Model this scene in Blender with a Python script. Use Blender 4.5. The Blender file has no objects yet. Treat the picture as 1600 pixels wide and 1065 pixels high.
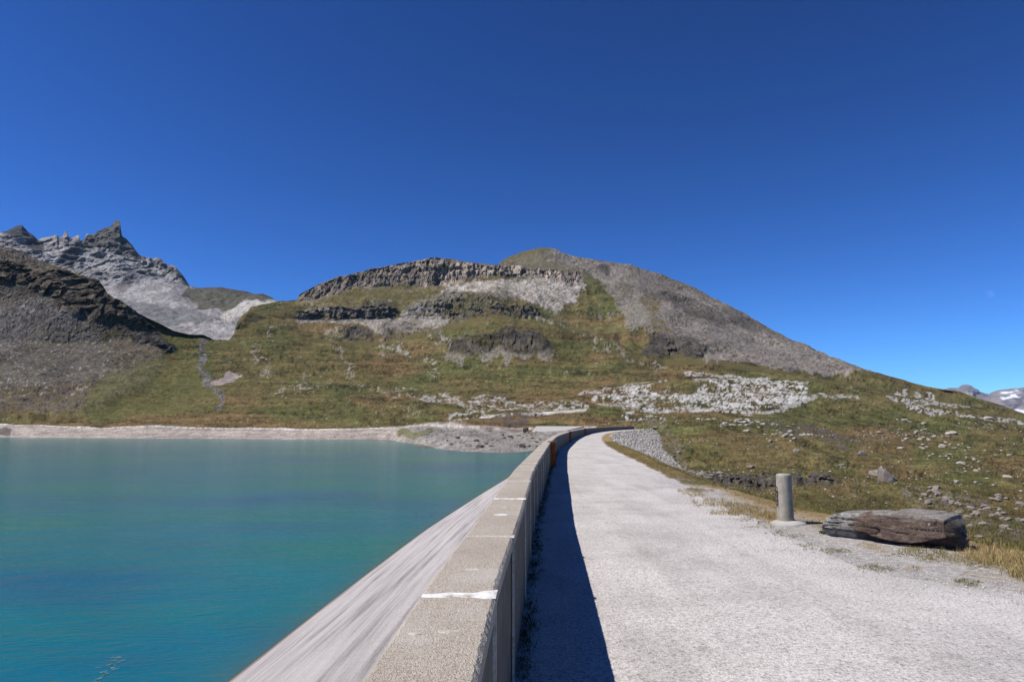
import bpy, bmesh, math, random
import numpy as np
from mathutils import Vector

random.seed(7)
rng = np.random.default_rng(7)
scene = bpy.context.scene
C = scene.collection

# ------------------------------------------------------------------ camera
F = 1067.0                      # focal length in photo pixels (1600 wide) = 24 mm
HZ = 663.0                      # row of the horizon in the photo
PITCH = math.atan((HZ - 532.5) / F)
EYE = 1.70
cam_data = bpy.data.cameras.new('camera')
cam_data.sensor_width = 36.0
cam_data.lens = 24.0
cam_data.clip_start = 0.05
cam_data.clip_end = 60000
cam = bpy.data.objects.new('camera', cam_data)
C.objects.link(cam)
cam.location = (0, 0, EYE)
cam.rotation_euler = (math.pi / 2 + PITCH, 0, 0)
scene.camera = cam

# ------------------------------------------------------------------ light
SUN_EL = math.radians(54)
SUN_DIR = Vector((-0.975 * math.cos(SUN_EL), -0.22 * math.cos(SUN_EL), math.sin(SUN_EL))).normalized()
world = bpy.data.worlds.new('World')
scene.world = world
world.use_nodes = True
wn = world.node_tree.nodes
wl = world.node_tree.links
wn.clear()
sky = wn.new('ShaderNodeTexSky')
sky.sky_type = 'NISHITA'
sky.sun_disc = False
sky.sun_elevation = SUN_EL
sky.sun_rotation = math.radians(257)
sky.altitude = 2500
sky.air_density = 1.0
sky.dust_density = 0.2
sky.ozone_density = 3.0
gam = wn.new('ShaderNodeGamma'); gam.inputs[1].default_value = 1.52
hsv = wn.new('ShaderNodeMix'); hsv.data_type = 'RGBA'; hsv.blend_type = 'MULTIPLY'; hsv.inputs[0].default_value = 1.0
hsv.inputs[7].default_value = (0.315, 0.555, 0.82, 1)      # deep high-altitude blue
bg = wn.new('ShaderNodeBackground')
bg.inputs['Strength'].default_value = 0.055
out = wn.new('ShaderNodeOutputWorld')
wl.new(sky.outputs[0], gam.inputs[0])
wl.new(gam.outputs[0], hsv.inputs[6])
wl.new(hsv.outputs[2], bg.inputs['Color'])
wl.new(bg.outputs[0], out.inputs['Surface'])
sd = bpy.data.lights.new('sun', 'SUN')
sd.energy = 5.0
sd.angle = math.radians(0.5)
sd.color = (1.0, 0.95, 0.885)
sun = bpy.data.objects.new('sun', sd)
C.objects.link(sun)
sun.rotation_euler = SUN_DIR.to_track_quat('Z', 'Y').to_euler()
sun.location = (-50, -10, 80)
scene.view_settings.view_transform = 'Standard'
scene.view_settings.look = 'None'
scene.view_settings.gamma = 1
scene.view_settings.use_curve_mapping = False
scene.view_settings.exposure = 0.32
scene.cycles.max_bounces = 5
scene.cycles.diffuse_bounces = 2
scene.cycles.glossy_bounces = 2

# ------------------------------------------------------------------ helpers
cp, sp = math.cos(PITCH), math.sin(PITCH)

def unproj(px, py, D):
    """World point on the photo ray (px, py) at forward distance D."""
    u = (np.asarray(px, float) - 800) / F
    v = (532.5 - np.asarray(py, float)) / F
    dy = cp - v * sp
    dz = sp + v * cp
    D = np.asarray(D, float)
    return np.stack([u / dy * D, D + 0 * u, EYE + dz / dy * D], -1)

def on_plane(px, py, z):
    v = (532.5 - py) / F
    dy = cp - v * sp; dz = sp + v * cp
    t = (z - EYE) / dz
    return np.array([(px - 800) / F * t, dy * t, z])

def ihash(a, b, c, s):
    h = (a.astype(np.int64) * 374761393 + b.astype(np.int64) * 668265263 + c.astype(np.int64) * 2147483647 + s * 974634777) & 0xFFFFFFFF
    h = ((h ^ (h >> 13)) * 1274126177) & 0xFFFFFFFF
    h = ((h ^ (h >> 16)) * 2246822519) & 0xFFFFFFFF
    h = h ^ (h >> 15)
    return (h & 0xFFFFFF) / float(0xFFFFFF)

def vnoise(x, y, z=None, s=0):
    """value noise in -1..1"""
    if z is None: z = np.zeros_like(x)
    xi, yi, zi = np.floor(x), np.floor(y), np.floor(z)
    fx, fy, fz = x - xi, y - yi, z - zi
    fx = fx * fx * (3 - 2 * fx); fy = fy * fy * (3 - 2 * fy); fz = fz * fz * (3 - 2 * fz)
    r = 0
    for dx in (0, 1):
        for dy in (0, 1):
            for dz in (0, 1):
                w = (fx if dx else 1 - fx) * (fy if dy else 1 - fy) * (fz if dz else 1 - fz)
                r = r + w * ihash(xi + dx, yi + dy, zi + dz, s)
    return r * 2 - 1

def fbm(x, y, z=None, oct=4, s=0, gain=0.5):
    a, t, n = 1.0, 0, 0
    for o in range(oct):
        t = t + a * vnoise(x * 2 ** o + 17.3 * o, y * 2 ** o + 5.1 * o, None if z is None else z * 2 ** o, s + o)
        n += a; a *= gain
    return t / n

def ridged(x, y, z=None, oct=4, s=0):
    a, t, n = 1.0, 0, 0
    for o in range(oct):
        t = t + a * (1 - 2 * np.abs(vnoise(x * 2 ** o + 7.7 * o, y * 2 ** o, None if z is None else z * 2 ** o, s + o)))
        n += a; a *= 0.5
    return t / n

def sstep(a, b, x):
    t = np.clip((x - a) / (b - a), 0, 1)
    return t * t * (3 - 2 * t)

def inpoly(px, py, poly):
    r = np.zeros(px.shape, bool)
    n = len(poly)
    for i in range(n):
        x0, y0 = poly[i]; x1, y1 = poly[(i + 1) % n]
        if y0 == y1: continue
        c = ((y0 > py) != (y1 > py)) & (px < (x1 - x0) * (py - y0) / (y1 - y0) + x0)
        r ^= c
    return r.astype(float)

def stroke(px, py, pts, w):
    d = np.full(px.shape, 1e9)
    for (x0, y0), (x1, y1) in zip(pts[:-1], pts[1:]):
        vx, vy = x1 - x0, y1 - y0
        t = np.clip(((px - x0) * vx + (py - y0) * vy) / (vx * vx + vy * vy + 1e-9), 0, 1)
        d = np.minimum(d, np.hypot(px - x0 - t * vx, py - y0 - t * vy))
    return 1 - sstep(w * 0.5, w * 1.1, d)

def grid_mesh(name, P, col=None, smooth=True):
    """P: rows x cols x 3"""
    R, N = P.shape[:2]
    me = bpy.data.meshes.new(name)
    me.vertices.add(R * N)
    me.vertices.foreach_set('co', P.reshape(-1).astype(np.float32))
    i = np.arange(R * N).reshape(R, N)
    q = np.stack([i[:-1, :-1], i[:-1, 1:], i[1:, 1:], i[1:, :-1]], -1).reshape(-1, 4)
    me.loops.add(q.size)
    me.loops.foreach_set('vertex_index', q.reshape(-1).astype(np.int32))
    me.polygons.add(len(q))
    me.polygons.foreach_set('loop_start', (np.arange(len(q)) * 4).astype(np.int32))
    me.update(calc_edges=True)
    me.polygons.foreach_set('use_smooth', np.full(len(q), smooth))
    if col is not None:
        a = me.color_attributes.new('tint', 'FLOAT_COLOR', 'POINT')
        c4 = np.ones((R * N, 4), np.float32); c4[:, :col.shape[-1]] = col.reshape(-1, col.shape[-1])
        a.data.foreach_set('color', c4.reshape(-1))
    return me

def raw_mesh(name, V, Fc, col=None, smooth=False):
    """V: n x 3, Fc: m x k faces (all same size)"""
    me = bpy.data.meshes.new(name)
    me.vertices.add(len(V)); me.vertices.foreach_set('co', np.asarray(V, np.float32).reshape(-1))
    Fc = np.asarray(Fc, np.int32); k = Fc.shape[1]
    me.loops.add(Fc.size); me.loops.foreach_set('vertex_index', Fc.reshape(-1))
    me.polygons.add(len(Fc)); me.polygons.foreach_set('loop_start', (np.arange(len(Fc)) * k).astype(np.int32))
    me.update(calc_edges=True)
    me.polygons.foreach_set('use_smooth', np.full(len(Fc), smooth))
    if col is not None:
        a = me.color_attributes.new('tint', 'FLOAT_COLOR', 'POINT')
        c4 = np.ones((len(V), 4), np.float32); c4[:, :3] = col
        a.data.foreach_set('color', c4.reshape(-1))
    return me

def link(name, me, mat=None, parent=None, label=None, cat=None, group=None, kind=None):
    o = bpy.data.objects.new(name, me)
    C.objects.link(o)
    if mat is not None and me is not None and not me.materials: me.materials.append(mat)
    if parent: o.parent = parent
    if label: o['label'] = label
    if cat: o['category'] = cat
    if group: o['group'] = group
    if kind: o['kind'] = kind
    return o

def empty(name, loc=(0, 0, 0), rz=0, **kw):
    o = link(name, None, **kw)
    o.location = loc; o.rotation_euler = (0, 0, rz)
    return o

class NT:
    """small helper for node materials"""
    def __init__(self, name, rough=0.9, spec=0.2):
        m = bpy.data.materials.new(name); m.use_nodes = True
        self.m = m; self.n = m.node_tree.nodes; self.l = m.node_tree.links
        self.b = self.n['Principled BSDF']
        self.b.inputs['Roughness'].default_value = rough
        self.b.inputs['Specular IOR Level'].default_value = spec
        self.co = self.n.new('ShaderNodeTexCoord').outputs['Object']
    def set(self, sock, v):
        if hasattr(v, 'is_linked') or isinstance(v, bpy.types.NodeSocket): self.l.new(v, sock)
        elif isinstance(v, (tuple, list)) and len(v) == 3 and sock.type == 'RGBA': sock.default_value = (*v, 1)
        else: sock.default_value = v
    def scaled(self, s):
        n = self.n.new('ShaderNodeMapping'); self.l.new(self.co, n.inputs[0])
        n.inputs['Scale'].default_value = s
        return n.outputs[0]
    def noise(self, scale, detail=4, rough=0.55, vec=None, out='Fac'):
        n = self.n.new('ShaderNodeTexNoise')
        n.inputs['Scale'].default_value = scale; n.inputs['Detail'].default_value = detail
        n.inputs['Roughness'].default_value = rough
        self.l.new(vec if vec is not None else self.co, n.inputs['Vector'])
        return n.outputs[out]
    def voro(self, scale, feature='F1', out='Distance', vec=None, rand=1):
        n = self.n.new('ShaderNodeTexVoronoi'); n.feature = feature
        n.inputs['Scale'].default_value = scale; n.inputs['Randomness'].default_value = rand
        self.l.new(vec if vec is not None else self.co, n.inputs['Vector'])
        return n.outputs[out]
    def ramp(self, fac, stops):
        n = self.n.new('ShaderNodeValToRGB'); e = n.color_ramp.elements
        while len(e) < len(stops): e.new(0.5)
        for el, (p, c) in zip(e, stops):
            el.position = p
            el.color = (*c, 1) if isinstance(c, (tuple, list)) else (c, c, c, 1)
        self.l.new(fac, n.inputs[0])
        return n.outputs[0]
    def mix(self, fac, a, b, mode='MIX'):
        n = self.n.new('ShaderNodeMix'); n.data_type = 'RGBA'; n.blend_type = mode
        self.set(n.inputs[0], fac); self.set(n.inputs[6], a); self.set(n.inputs[7], b)
        return n.outputs[2]
    def math(self, op, a, b=0.0):
        n = self.n.new('ShaderNodeMath'); n.operation = op
        self.set(n.inputs[0], a); self.set(n.inputs[1], b)
        return n.outputs[0]
    def attr(self, name='tint'):
        n = self.n.new('ShaderNodeAttribute'); n.attribute_name = name
        return n
    def bump(self, h, strength=0.5, dist=0.01, normal=None):
        n = self.n.new('ShaderNodeBump')
        n.inputs['Strength'].default_value = strength; n.inputs['Distance'].default_value = dist
        self.l.new(h, n.inputs['Height'])
        if normal is not None: self.l.new(normal, n.inputs['Normal'])
        self.l.new(n.outputs[0], self.b.inputs['Normal'])
        return n.outputs[0]
    def color(self, c): self.set(self.b.inputs['Base Color'], c)

# ------------------------------------------------------------------ materials
def terrain_mat(name, s, amt=0.5, bumpd=0.6):
    t = NT(name, 1.0, 0.05)
    a = t.attr().outputs['Color']
    n1 = t.noise(s, 6, 0.68)
    n2 = t.noise(s * 6, 3, 0.6)
    k = t.ramp(n1, [(0.28, 1 - amt), (0.5, 1.0), (0.74, 1 + amt)])
    k2 = t.ramp(n2, [(0.3, 1 - amt * 0.6), (0.7, 1 + amt * 0.6)])
    c = t.mix(1.0, a, k, 'MULTIPLY'); c = t.mix(1.0, c, k2, 'MULTIPLY')
    t.color(c)
    t.bump(t.math('ADD', n1, t.math('MULTIPLY', n2, 0.4)), 0.6, bumpd)
    return t.m

M = {}
M['hill'] = terrain_mat('alpine_slope', 0.22, 0.45, 1.6)
M['crag'] = terrain_mat('grey_rock_face', 0.05, 0.35, 8.0)
M['far'] = terrain_mat('far_rock', 0.012, 0.35, 20.0)

# ------------------------------------------------------------------ terrain sheets
def smooth1(a, k):
    if k < 2: return a
    ker = np.hanning(k + 2)[1:-1]; ker /= ker.sum()
    p = np.pad(a, (k // 2, k - 1 - k // 2), mode='edge')
    return np.convolve(p, ker, mode='valid')

def blur(A, k):
    if k < 1: return A
    for _ in range(2):
        B = np.pad(A, ((k, k), (k, k)), mode='edge')
        cs = np.cumsum(np.pad(B, ((1, 0), (0, 0))), 0); B = (cs[2 * k + 1:] - cs[:-2 * k - 1]) / (2 * k + 1)
        cs = np.cumsum(np.pad(B, ((0, 0), (1, 0))), 1); A = (cs[:, 2 * k + 1:] - cs[:, :-2 * k - 1]) / (2 * k + 1)
    return A

def build_sheet(pxs, keys, step):
    """keys: list of (points [(px, py, D)...], smoothing). Returns PX, PY, D grids, bottom to top."""
    ys, ds = [], []
    for pts, sm in keys:
        a = np.array(pts, float)
        y = np.interp(pxs, a[:, 0], a[:, 1]); d = np.interp(pxs, a[:, 0], np.log(a[:, 2]))
        ys.append(smooth1(y, sm)); ds.append(smooth1(d, max(sm, 25)))
    for k in range(len(ys) - 2, -1, -1):
        ys[k] = np.maximum(ys[k], ys[k + 1] + 0.3)
    rowsY, rowsD = [], []
    for k in range(len(ys) - 1):
        gap = np.percentile(ys[k] - ys[k + 1], 80)
        n = max(3, int(gap / step))
        for j in range(n):
            t = j / n
            rowsY.append(ys[k] * (1 - t) + ys[k + 1] * t)
            rowsD.append(ds[k] * (1 - t) + ds[k + 1] * t)
    rowsY.append(ys[-1]); rowsD.append(ds[-1])
    Y = np.array(rowsY); D = np.array(rowsD)
    Ds = D.copy()
    for _ in range(3):                       # soften the kinks along the slope
        Ds[1:-1] = (Ds[:-2] + Ds[1:-1] * 2 + Ds[2:]) / 4
    return np.tile(pxs, (len(Y), 1)), Y, np.exp(Ds)

def back_rows(P, drops):
    rows = [P]
    last = P[-1]
    for dd, dz in drops:
        d = last[:, :2] / np.linalg.norm(last[:, :2], axis=1, keepdims=True)
        r = last.copy(); r[:, :2] += d * dd; r[:, 2] = last[:, 2] + dz
        rows.append(r[None])
    return np.concatenate(rows, 0)

def lerp(a, b, m):
    return a * (1 - m[..., None]) + np.asarray(b) * m[..., None]

fine = np.arange(-80, 1681, 1.5)
pxs = np.concatenate([np.arange(-1400, -80, 20), fine, np.arange(1690, 3000, 20)])

WATER = -5.3
def shoreD(y): return (EYE - WATER) * F / (y - HZ)

SKY = [(-1400, 330, 700), (-300, 372, 700), (0, 386, 680), (28.6, 391.4, 680), (71, 409, 680), (107, 423.5, 680), (153.5, 439.6, 670), (160.6, 448.5, 665),
       (167.7, 462.8, 660), (185.6, 475, 655), (203, 484, 655), (228, 496.7, 660), (250, 507, 662), (271, 518, 668), (296, 523.4, 678), (317.6, 523.4, 692),
       (335, 532, 720), (357, 532, 780), (364, 523, 830), (367, 514, 880), (370, 505, 930), (378, 495, 980), (392.6, 480.6, 1060), (428, 471.7, 1120), (464, 468, 1180),
       (468, 459, 1200), (496, 444.6, 1230), (528, 432.8, 1260), (560, 425, 1280), (604, 416, 1300), (623, 412.7, 1300), (642.6, 408, 1305), (671, 404, 1310),
       (697, 404.7, 1310), (719, 408, 1310), (751, 412.7, 1320), (776, 415, 1340), (783, 408, 1420), (799, 400, 1500), (822, 393, 1530), (845, 387.8, 1550), (868, 389, 1540),
       (885, 397, 1520), (900, 401, 1500), (930, 407, 1490), (960, 411.5, 1480), (985, 414, 1460), (1000, 421, 1450), (1030, 428, 1430), (1060, 439, 1400), (1085, 449, 1370), (1110, 464, 1320),
       (1135, 476, 1290), (1160, 489, 1250), (1185, 502, 1200), (1210, 518, 1150), (1240, 533, 1090), (1263, 540, 1040), (1275, 548, 1010), (1300, 559, 950), (1350, 577, 870), (1400, 592, 800),
       (1450, 604, 760), (1476, 609, 730), (1500, 613, 720), (1525, 623, 705), (1550, 630, 700), (1575, 638, 690), (1600, 648, 680), (1700, 676, 660), (1900, 700, 640), (3000, 700, 640)]
K = [
 # far bed / near foot, expressed as (px, py, D)
 ([(-1400, 900, 60), (860, 900, 60), (930, 910, 30), (3000, 932, 30)], 9),
 ([(-1400, 785, 110), (780, 785, 110), (860, 765, 95), (930, 745, 95), (1100, 752, 82), (1300, 752, 80), (1600, 745, 88), (3000, 745, 88)], 25),
 # water edge
 ([(-1400, 682, shoreD(682)), (0, 682.5, shoreD(682.5)), (480, 685.5, shoreD(685.5)), (600, 686, shoreD(686)), (631, 690, shoreD(690)), (660, 695, shoreD(695)), (700, 703, shoreD(703)),
   (785, 706, shoreD(706)), (828, 703, shoreD(703)), (870, 702, shoreD(702)), (930, 700, 190), (1000, 692, 230), (1100, 700, 175), (1300, 705, 160), (1450, 712, 140), (1600, 715, 130), (3000, 715, 130)], 9),
 # top of the draw-down strip
 ([(-1400, 660, 415), (0, 661, 410), (200, 664, 395), (480, 667, 350), (600, 667, 340), (700, 667, 320), (780, 669, 295), (860, 669, 270), (930, 668, 250), (1000, 669.5, 240), (1100, 676, 235), (1300, 682, 235), (1600, 694, 215), (3000, 694, 215)], 15),
 ([(-1400, 630, 450), (0, 634, 450), (330, 638, 450), (480, 640, 440), (700, 648, 410), (860, 650, 370), (1000, 652, 330), (1100, 652, 330), (1300, 652, 350), (1450, 660, 360), (1600, 676, 340), (3000, 710, 340)], 25),
 ([(-1400, 600, 520), (0, 600, 540), (330, 592, 580), (480, 588, 590), (620, 596, 580), (780, 604, 540), (860, 608, 520), (930, 610, 490), (1000, 600, 490), (1100, 590, 500), (1200, 598, 480), (1300, 612, 470), (1400, 622, 470), (1500, 640, 440), (1600, 664, 430), (3000, 705, 430)], 25),
 # crest of the grassy hummocks (hides the dip behind)
 ([(-1400, 540, 600), (0, 540, 600), (150, 545, 620), (250, 535, 640), (330, 537, 670), (400, 530, 740), (480, 533, 780), (560, 538, 780), (620, 533, 780), (680, 520, 765), (740, 503, 750), (800, 500, 760), (860, 508, 770), (930, 526, 760), (1000, 556, 720),
   (1040, 570, 660), (1070, 569, 620), (1110, 567, 600), (1160, 573, 580), (1220, 583, 560), (1300, 598, 550), (1400, 610, 560), (1500, 622, 560), (1600, 655, 540), (3000, 704, 540)], 11),
 ([(-1400, 536, 605), (0, 536, 605), (150, 541, 625), (250, 531, 648), (330, 536, 680), (400, 528, 800), (480, 531, 900), (560, 536, 900), (620, 531, 900), (680, 518, 900), (740, 502, 930), (800, 499, 940), (860, 507, 940), (930, 525, 900), (1000, 555, 850),
   (1040, 569, 780), (1070, 568, 740), (1110, 566, 720), (1160, 572, 700), (1220, 582, 680), (1300, 597, 660), (1400, 609, 620), (1500, 621, 600), (1600, 654, 580), (3000, 703, 560)], 11),
 # foot of the middle rock band
 ([(-1400, 480, 640), (0, 470, 640), (100, 480, 640), (200, 515, 648), (330, 533, 690), (400, 505, 930), (480, 501, 1060), (540, 499, 1065), (620, 497, 1070), (700, 499, 1070), (780, 499, 1070), (860, 497, 1100), (930, 505, 1080), (1000, 540, 980), (1050, 562, 900), (1105, 563, 860), (1200, 568, 850), (1300, 590, 780), (1400, 603, 720), (1600, 652, 600), (3000, 702, 600)], 15),
 ([(-1400, 460, 648), (0, 450, 648), (100, 455, 650), (200, 500, 651), (330, 532.6, 695), (400, 490, 980), (480, 485, 1075), (540, 478, 1080), (620, 475, 1085), (700, 470, 1110), (780, 473, 1120), (860, 482, 1150), (930, 480, 1160), (1000, 515, 1030), (1050, 528, 940), (1105, 540, 900), (1200, 545, 930), (1300, 580, 830), (1400, 600, 740), (1600, 651, 620), (3000, 701, 610)], 15),
 # foot and top of the upper cliff
 ([(-1400, 420, 660), (0, 415, 662), (100, 435, 665), (200, 492, 653), (330, 532.3, 700), (400, 482, 1010), (480, 472, 1180), (540, 455, 1225), (620, 449, 1245), (690, 447, 1250), (760, 436, 1265), (820, 436, 1275), (900, 442, 1280), (950, 448, 1260), (1000, 458, 1200), (1100, 500, 1090), (1200, 532, 1010), (1300, 570, 900), (1400, 596, 770), (1600, 650, 640), (3000, 700.5, 620)], 7),
 ([(-1400, 380, 690), (0, 400, 672), (100, 428, 672), (200, 486, 655), (330, 532.2, 705), (400, 479, 1030), (468, 462, 1200), (496, 446, 1228), (528, 434.5, 1255), (560, 427, 1275), (623, 414, 1295), (671, 405.5, 1303), (697, 406, 1303), (751, 414, 1310), (790, 418, 1310), (850, 424, 1315), (915, 431, 1315), (950, 434, 1330), (1000, 440, 1330), (1100, 478, 1210), (1200, 522, 1060), (1300, 565, 920), (1400, 594, 785), (1600, 649, 660), (3000, 700.2, 630)], 5),
 (SKY, 1),
]

PX, PY, D = build_sheet(pxs, K, 1.35)
P = unproj(PX, PY, D)

# ---- masks, in photo coordinates warped by noise for ragged outlines
w1 = fbm(PX / 26, PY / 13, oct=5, s=11); w2 = fbm(PX / 26, PY / 13, oct=5, s=31)
WX, WY = PX + 16 * w1, PY + 8 * w2
h1 = vnoise(PX / 1.9, PY / 1.2, s=71)                 # pixel-scale speckle
h2 = fbm(PX / 7, PY / 3, oct=3, s=81)
big = fbm(PX / 150, PY / 34, oct=4, s=91)
mid = fbm(PX / 45, PY / 11, oct=4, s=101)

def reg(poly, soft=1, brk=None, warp=1.0):
    m = inpoly(PX + 16 * w1 * warp, PY + 8 * w2 * warp, poly)
    m = blur(m, soft)
    m = sstep(.25, .75, m + 1.6 * (.5 * h1 + h2) * m * (1 - m))
    if brk is not None: m = m * sstep(brk - 0.25, brk + 0.25, h2 + 0.5 * h1)
    return m

GREEN = np.array([.080, .080, .030]); OLIVE = np.array([.100, .083, .035]); RUST = np.array([.122, .083, .040]); DKG = np.array([.046, .047, .021])
SCREE = np.array([.150, .138, .130]); PALE = np.array([.40, .385, .36]); DARK = np.array([.040, .037, .034]); TAN = np.array([.20, .165, .13])
col = np.tile(OLIVE, PX.shape + (1,))
col = lerp(col, GREEN, sstep(-0.15, 0.35, fbm(PX / 60, PY / 18, oct=5, s=5)))
col = lerp(col, RUST, sstep(0.05, 0.5, fbm(PX / 120, PY / 16, oct=5, s=6) + 0.25 * sstep(560, 650, PY) * (PX < 1000)) * 0.85)
col = lerp(col, DKG, 0.7 * sstep(0.15, 0.5, fbm(PX / 22, PY / 7, oct=4, s=7)))
rockm = np.zeros(PX.shape)      # rock-like relief
cliffm = np.zeros(PX.shape)     # strong relief towards the valley
def paint(m, c, rock=0, cliff=0, var=0.25):
    global col, rockm, cliffm
    cc = np.asarray(c) * (1 + var * (mid * .8 + 0.7 * h2 + 1.1 * h1))[..., None]
    col = col * (1 - m[..., None]) + np.clip(cc, 0.01, 0.8) * m[..., None]
    rockm = np.maximum(rockm, m * rock); cliffm = np.maximum(cliffm, m * cliff)

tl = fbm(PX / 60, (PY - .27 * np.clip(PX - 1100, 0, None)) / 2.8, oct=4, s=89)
col *= (1 + .22 * h2 + .34 * h1 + .50 * tl + .25 * fbm(PX / 14, PY / 4, oct=3, s=88))[..., None]  # tl streaks paint the relief shading of small terraces into the slope colour
col *= (1 - .35 * sstep(.35, .75, -h1 - .6 * tl - .3 * mid))[..., None]  # specks of crevice shade darkened into the turf colour
col = np.clip(col, .012, 1)
# thin stony speckle through the grass
spk = .8 * sstep(0.72, 0.95, h1 + 0.25 * h2) * sstep(0.0, 0.45, fbm(PX / 70, PY / 22, oct=4, s=55)) * (PY < 668)
paint(spk * 0.65, [.27, .26, .235])
# left slope: purple grey scree
LS = [(-500, 360), (0, 380), (110, 425), (165, 455), (230, 520), (262, 560), (235, 600), (190, 625), (150, 640), (60, 645), (-500, 645)]
paint(reg(LS, 3) * sstep(-0.55, -0.05, mid + 0.3 * h2 + 0.35), [.096, .080, .068], 0.9, 0.1, 0.65)
paint(reg([(-80, 385), (110, 425), (250, 540), (230, 620), (-80, 645)], 3, .1) * .55, OLIVE * .75)
paint(reg([(-200, 520), (60, 470), (150, 510), (180, 570), (120, 610), (-200, 610)], 6) * 0.7, [.112, .100, .094], 0.9, 0, 0.6)
paint(reg([(60, 520), (200, 500), (270, 540), (270, 640), (-60, 645), (-60, 600)], 8, .0) * .6, OLIVE * .85)
paint(reg([(-80, 400), (110, 430), (230, 540), (200, 600), (-80, 620)], 2, .25) * .7, [.05, .046, .036], .9, .3, .4)
paint(reg([(-80, 392), (100, 424), (150, 445), (60, 440), (-80, 425)], 3) * .6, [.115, .10, .075], .5)
paint(reg([(-80, 440), (60, 470), (200, 550), (260, 600), (-80, 640)], 2, .55) * .6, [.24, .225, .215], .5, 0, .3)
paint(reg([(150, 600), (260, 560), (330, 560), (345, 640), (120, 650)], 4) * 0.6, GREEN * 1.1, 0)
crag = reg([(85, 424), (150, 436), (163, 462), (190, 478), (222, 500), (245, 528), (215, 520), (180, 506), (150, 508), (120, 500), (92, 488), (60, 462), (35, 446), (-60, 440), (-60, 412), (30, 410), (60, 425)], 1, warp=.7)
paint(crag, [.085, .070, .054], 1, 1, 0.6)
paint(reg([(200, 526), (250, 526), (278, 545), (262, 552), (208, 544)], 1), DARK * 1.3, 1, .8, .4)
paint(stroke(WX, WY, [(318, 538), (316, 560), (324, 590), (342, 622), (345, 640)], 5) * sstep(-.5, 0.1, h1 + .2), [.10, .095, .095], .3, 0, 0.6)
paint(reg([(330, 590), (350, 578), (378, 580), (360, 592), (335, 600)], 1), [.24, .20, .18])
# upper cliff between its two key lines
yt = np.interp(PX, [p[0] for p in K[11][0]], [p[1] for p in K[11][0]])
yb = np.interp(PX, [p[0] for p in K[10][0]], [p[1] for p in K[10][0]])
inx = sstep(462, 480, PX) * (1 - sstep(905, 920, PX))
main_cliff = sstep(-1.5, 1.0, (PY + 2 * w2) - yt) * (1 - sstep(-2, 6, (PY + 12 * w1) - yb)) * inx
# talus
T1 = [(590, 520), (560, 508), (470, 508), (470, 492), (560, 486), (625, 500), (640, 475), (700, 452), (745, 440), (800, 440), (915, 440), (905, 472), (880, 488), (852, 482), (800, 466), (745, 462), (700, 480), (690, 520)]
paint(reg(T1, 2), [.185, .166, .143], 0.6, 0.05, 0.6)
paint(reg([(690, 455), (760, 440), (916, 434), (908, 468), (880, 488), (850, 480), (800, 462), (740, 456)], 1), [.255, .228, .198], 0.7, 0.1, 0.6)
paint(reg([(640, 478), (690, 462), (700, 490), (688, 522), (660, 510)], 1), [.20, .18, .16], 0.8, 0.2, 0.5)
paint(reg([(480, 462), (540, 440), (620, 452), (680, 448), (660, 470), (560, 478), (480, 480)], 2, 0.35), [.17, .15, .13])
paint(reg([(490, 468), (560, 448), (625, 452), (665, 455), (620, 470), (520, 478)], 3) * .75, OLIVE * .95)
streak = fbm(PX / 5, PY / 28, oct=3, s=201)
paint(main_cliff, [.175, .145, .115], 1, 1, 0.3)
paint(main_cliff * sstep(0.0, 0.5, streak + 0.5 * mid) * sstep(600, 660, PX), [.30, .25, .20], 1, 1, 0.3)
paint(main_cliff * sstep(0.05, 0.4, -streak) * 0.6, [.075, .066, .058], 1, 1, 0.3)
# summit dome
paint(reg([(783, 412), (800, 398), (845, 384), (870, 386), (905, 400), (915, 432), (850, 424), (790, 418)], 1), [.125, .110, .075], 0.5, 0.1)
paint(reg([(780, 408), (800, 396), (845, 384), (872, 388), (850, 396), (800, 408)], 1) * .8, OLIVE)
# middle rock bands
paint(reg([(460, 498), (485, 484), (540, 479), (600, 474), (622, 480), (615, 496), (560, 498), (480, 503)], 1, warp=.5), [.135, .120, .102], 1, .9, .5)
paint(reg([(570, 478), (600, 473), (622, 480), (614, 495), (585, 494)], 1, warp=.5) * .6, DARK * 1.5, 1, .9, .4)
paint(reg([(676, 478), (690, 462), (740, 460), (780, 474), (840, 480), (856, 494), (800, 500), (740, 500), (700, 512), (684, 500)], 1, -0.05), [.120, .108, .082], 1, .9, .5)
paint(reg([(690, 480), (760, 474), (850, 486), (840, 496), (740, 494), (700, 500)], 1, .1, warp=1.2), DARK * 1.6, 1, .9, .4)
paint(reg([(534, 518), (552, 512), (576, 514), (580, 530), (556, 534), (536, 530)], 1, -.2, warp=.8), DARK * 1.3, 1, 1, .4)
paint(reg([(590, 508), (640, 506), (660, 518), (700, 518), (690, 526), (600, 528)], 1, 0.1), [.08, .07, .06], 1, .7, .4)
# hummock crags and the scree fans below
fing = vnoise(PX / 9, PY / 60, s=731) * .5 + .5
paint(reg([(704, 545), (860, 545), (862, 580), (700, 580)], 3) * sstep(0, .3, fing * 32 - (PY - 546)) * .75, [.165, .148, .122], .3, 0, .5)
paint(reg([(698, 540), (716, 524), (750, 528), (800, 518), (850, 528), (868, 545), (830, 552), (780, 548), (740, 555), (712, 550)], 1, -.45), [.075, .064, .050], 1, 1, .6)
paint(reg([(740, 530), (790, 520), (850, 534), (852, 541), (790, 535), (745, 540)], 1, -.35) * .9, DARK * .9, 1, 1, .5)
crack_shade = sstep(.25, .55, ridged(PX / 14 + .4 * vnoise(PX / 9, PY / 9, s=741), PY / 7, oct=3, s=742)) * (rockm > .9)
col *= (1 - .55 * crack_shade * (1 - main_cliff))[..., None]  # shadowed cracks of the crags painted into their colour
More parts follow.
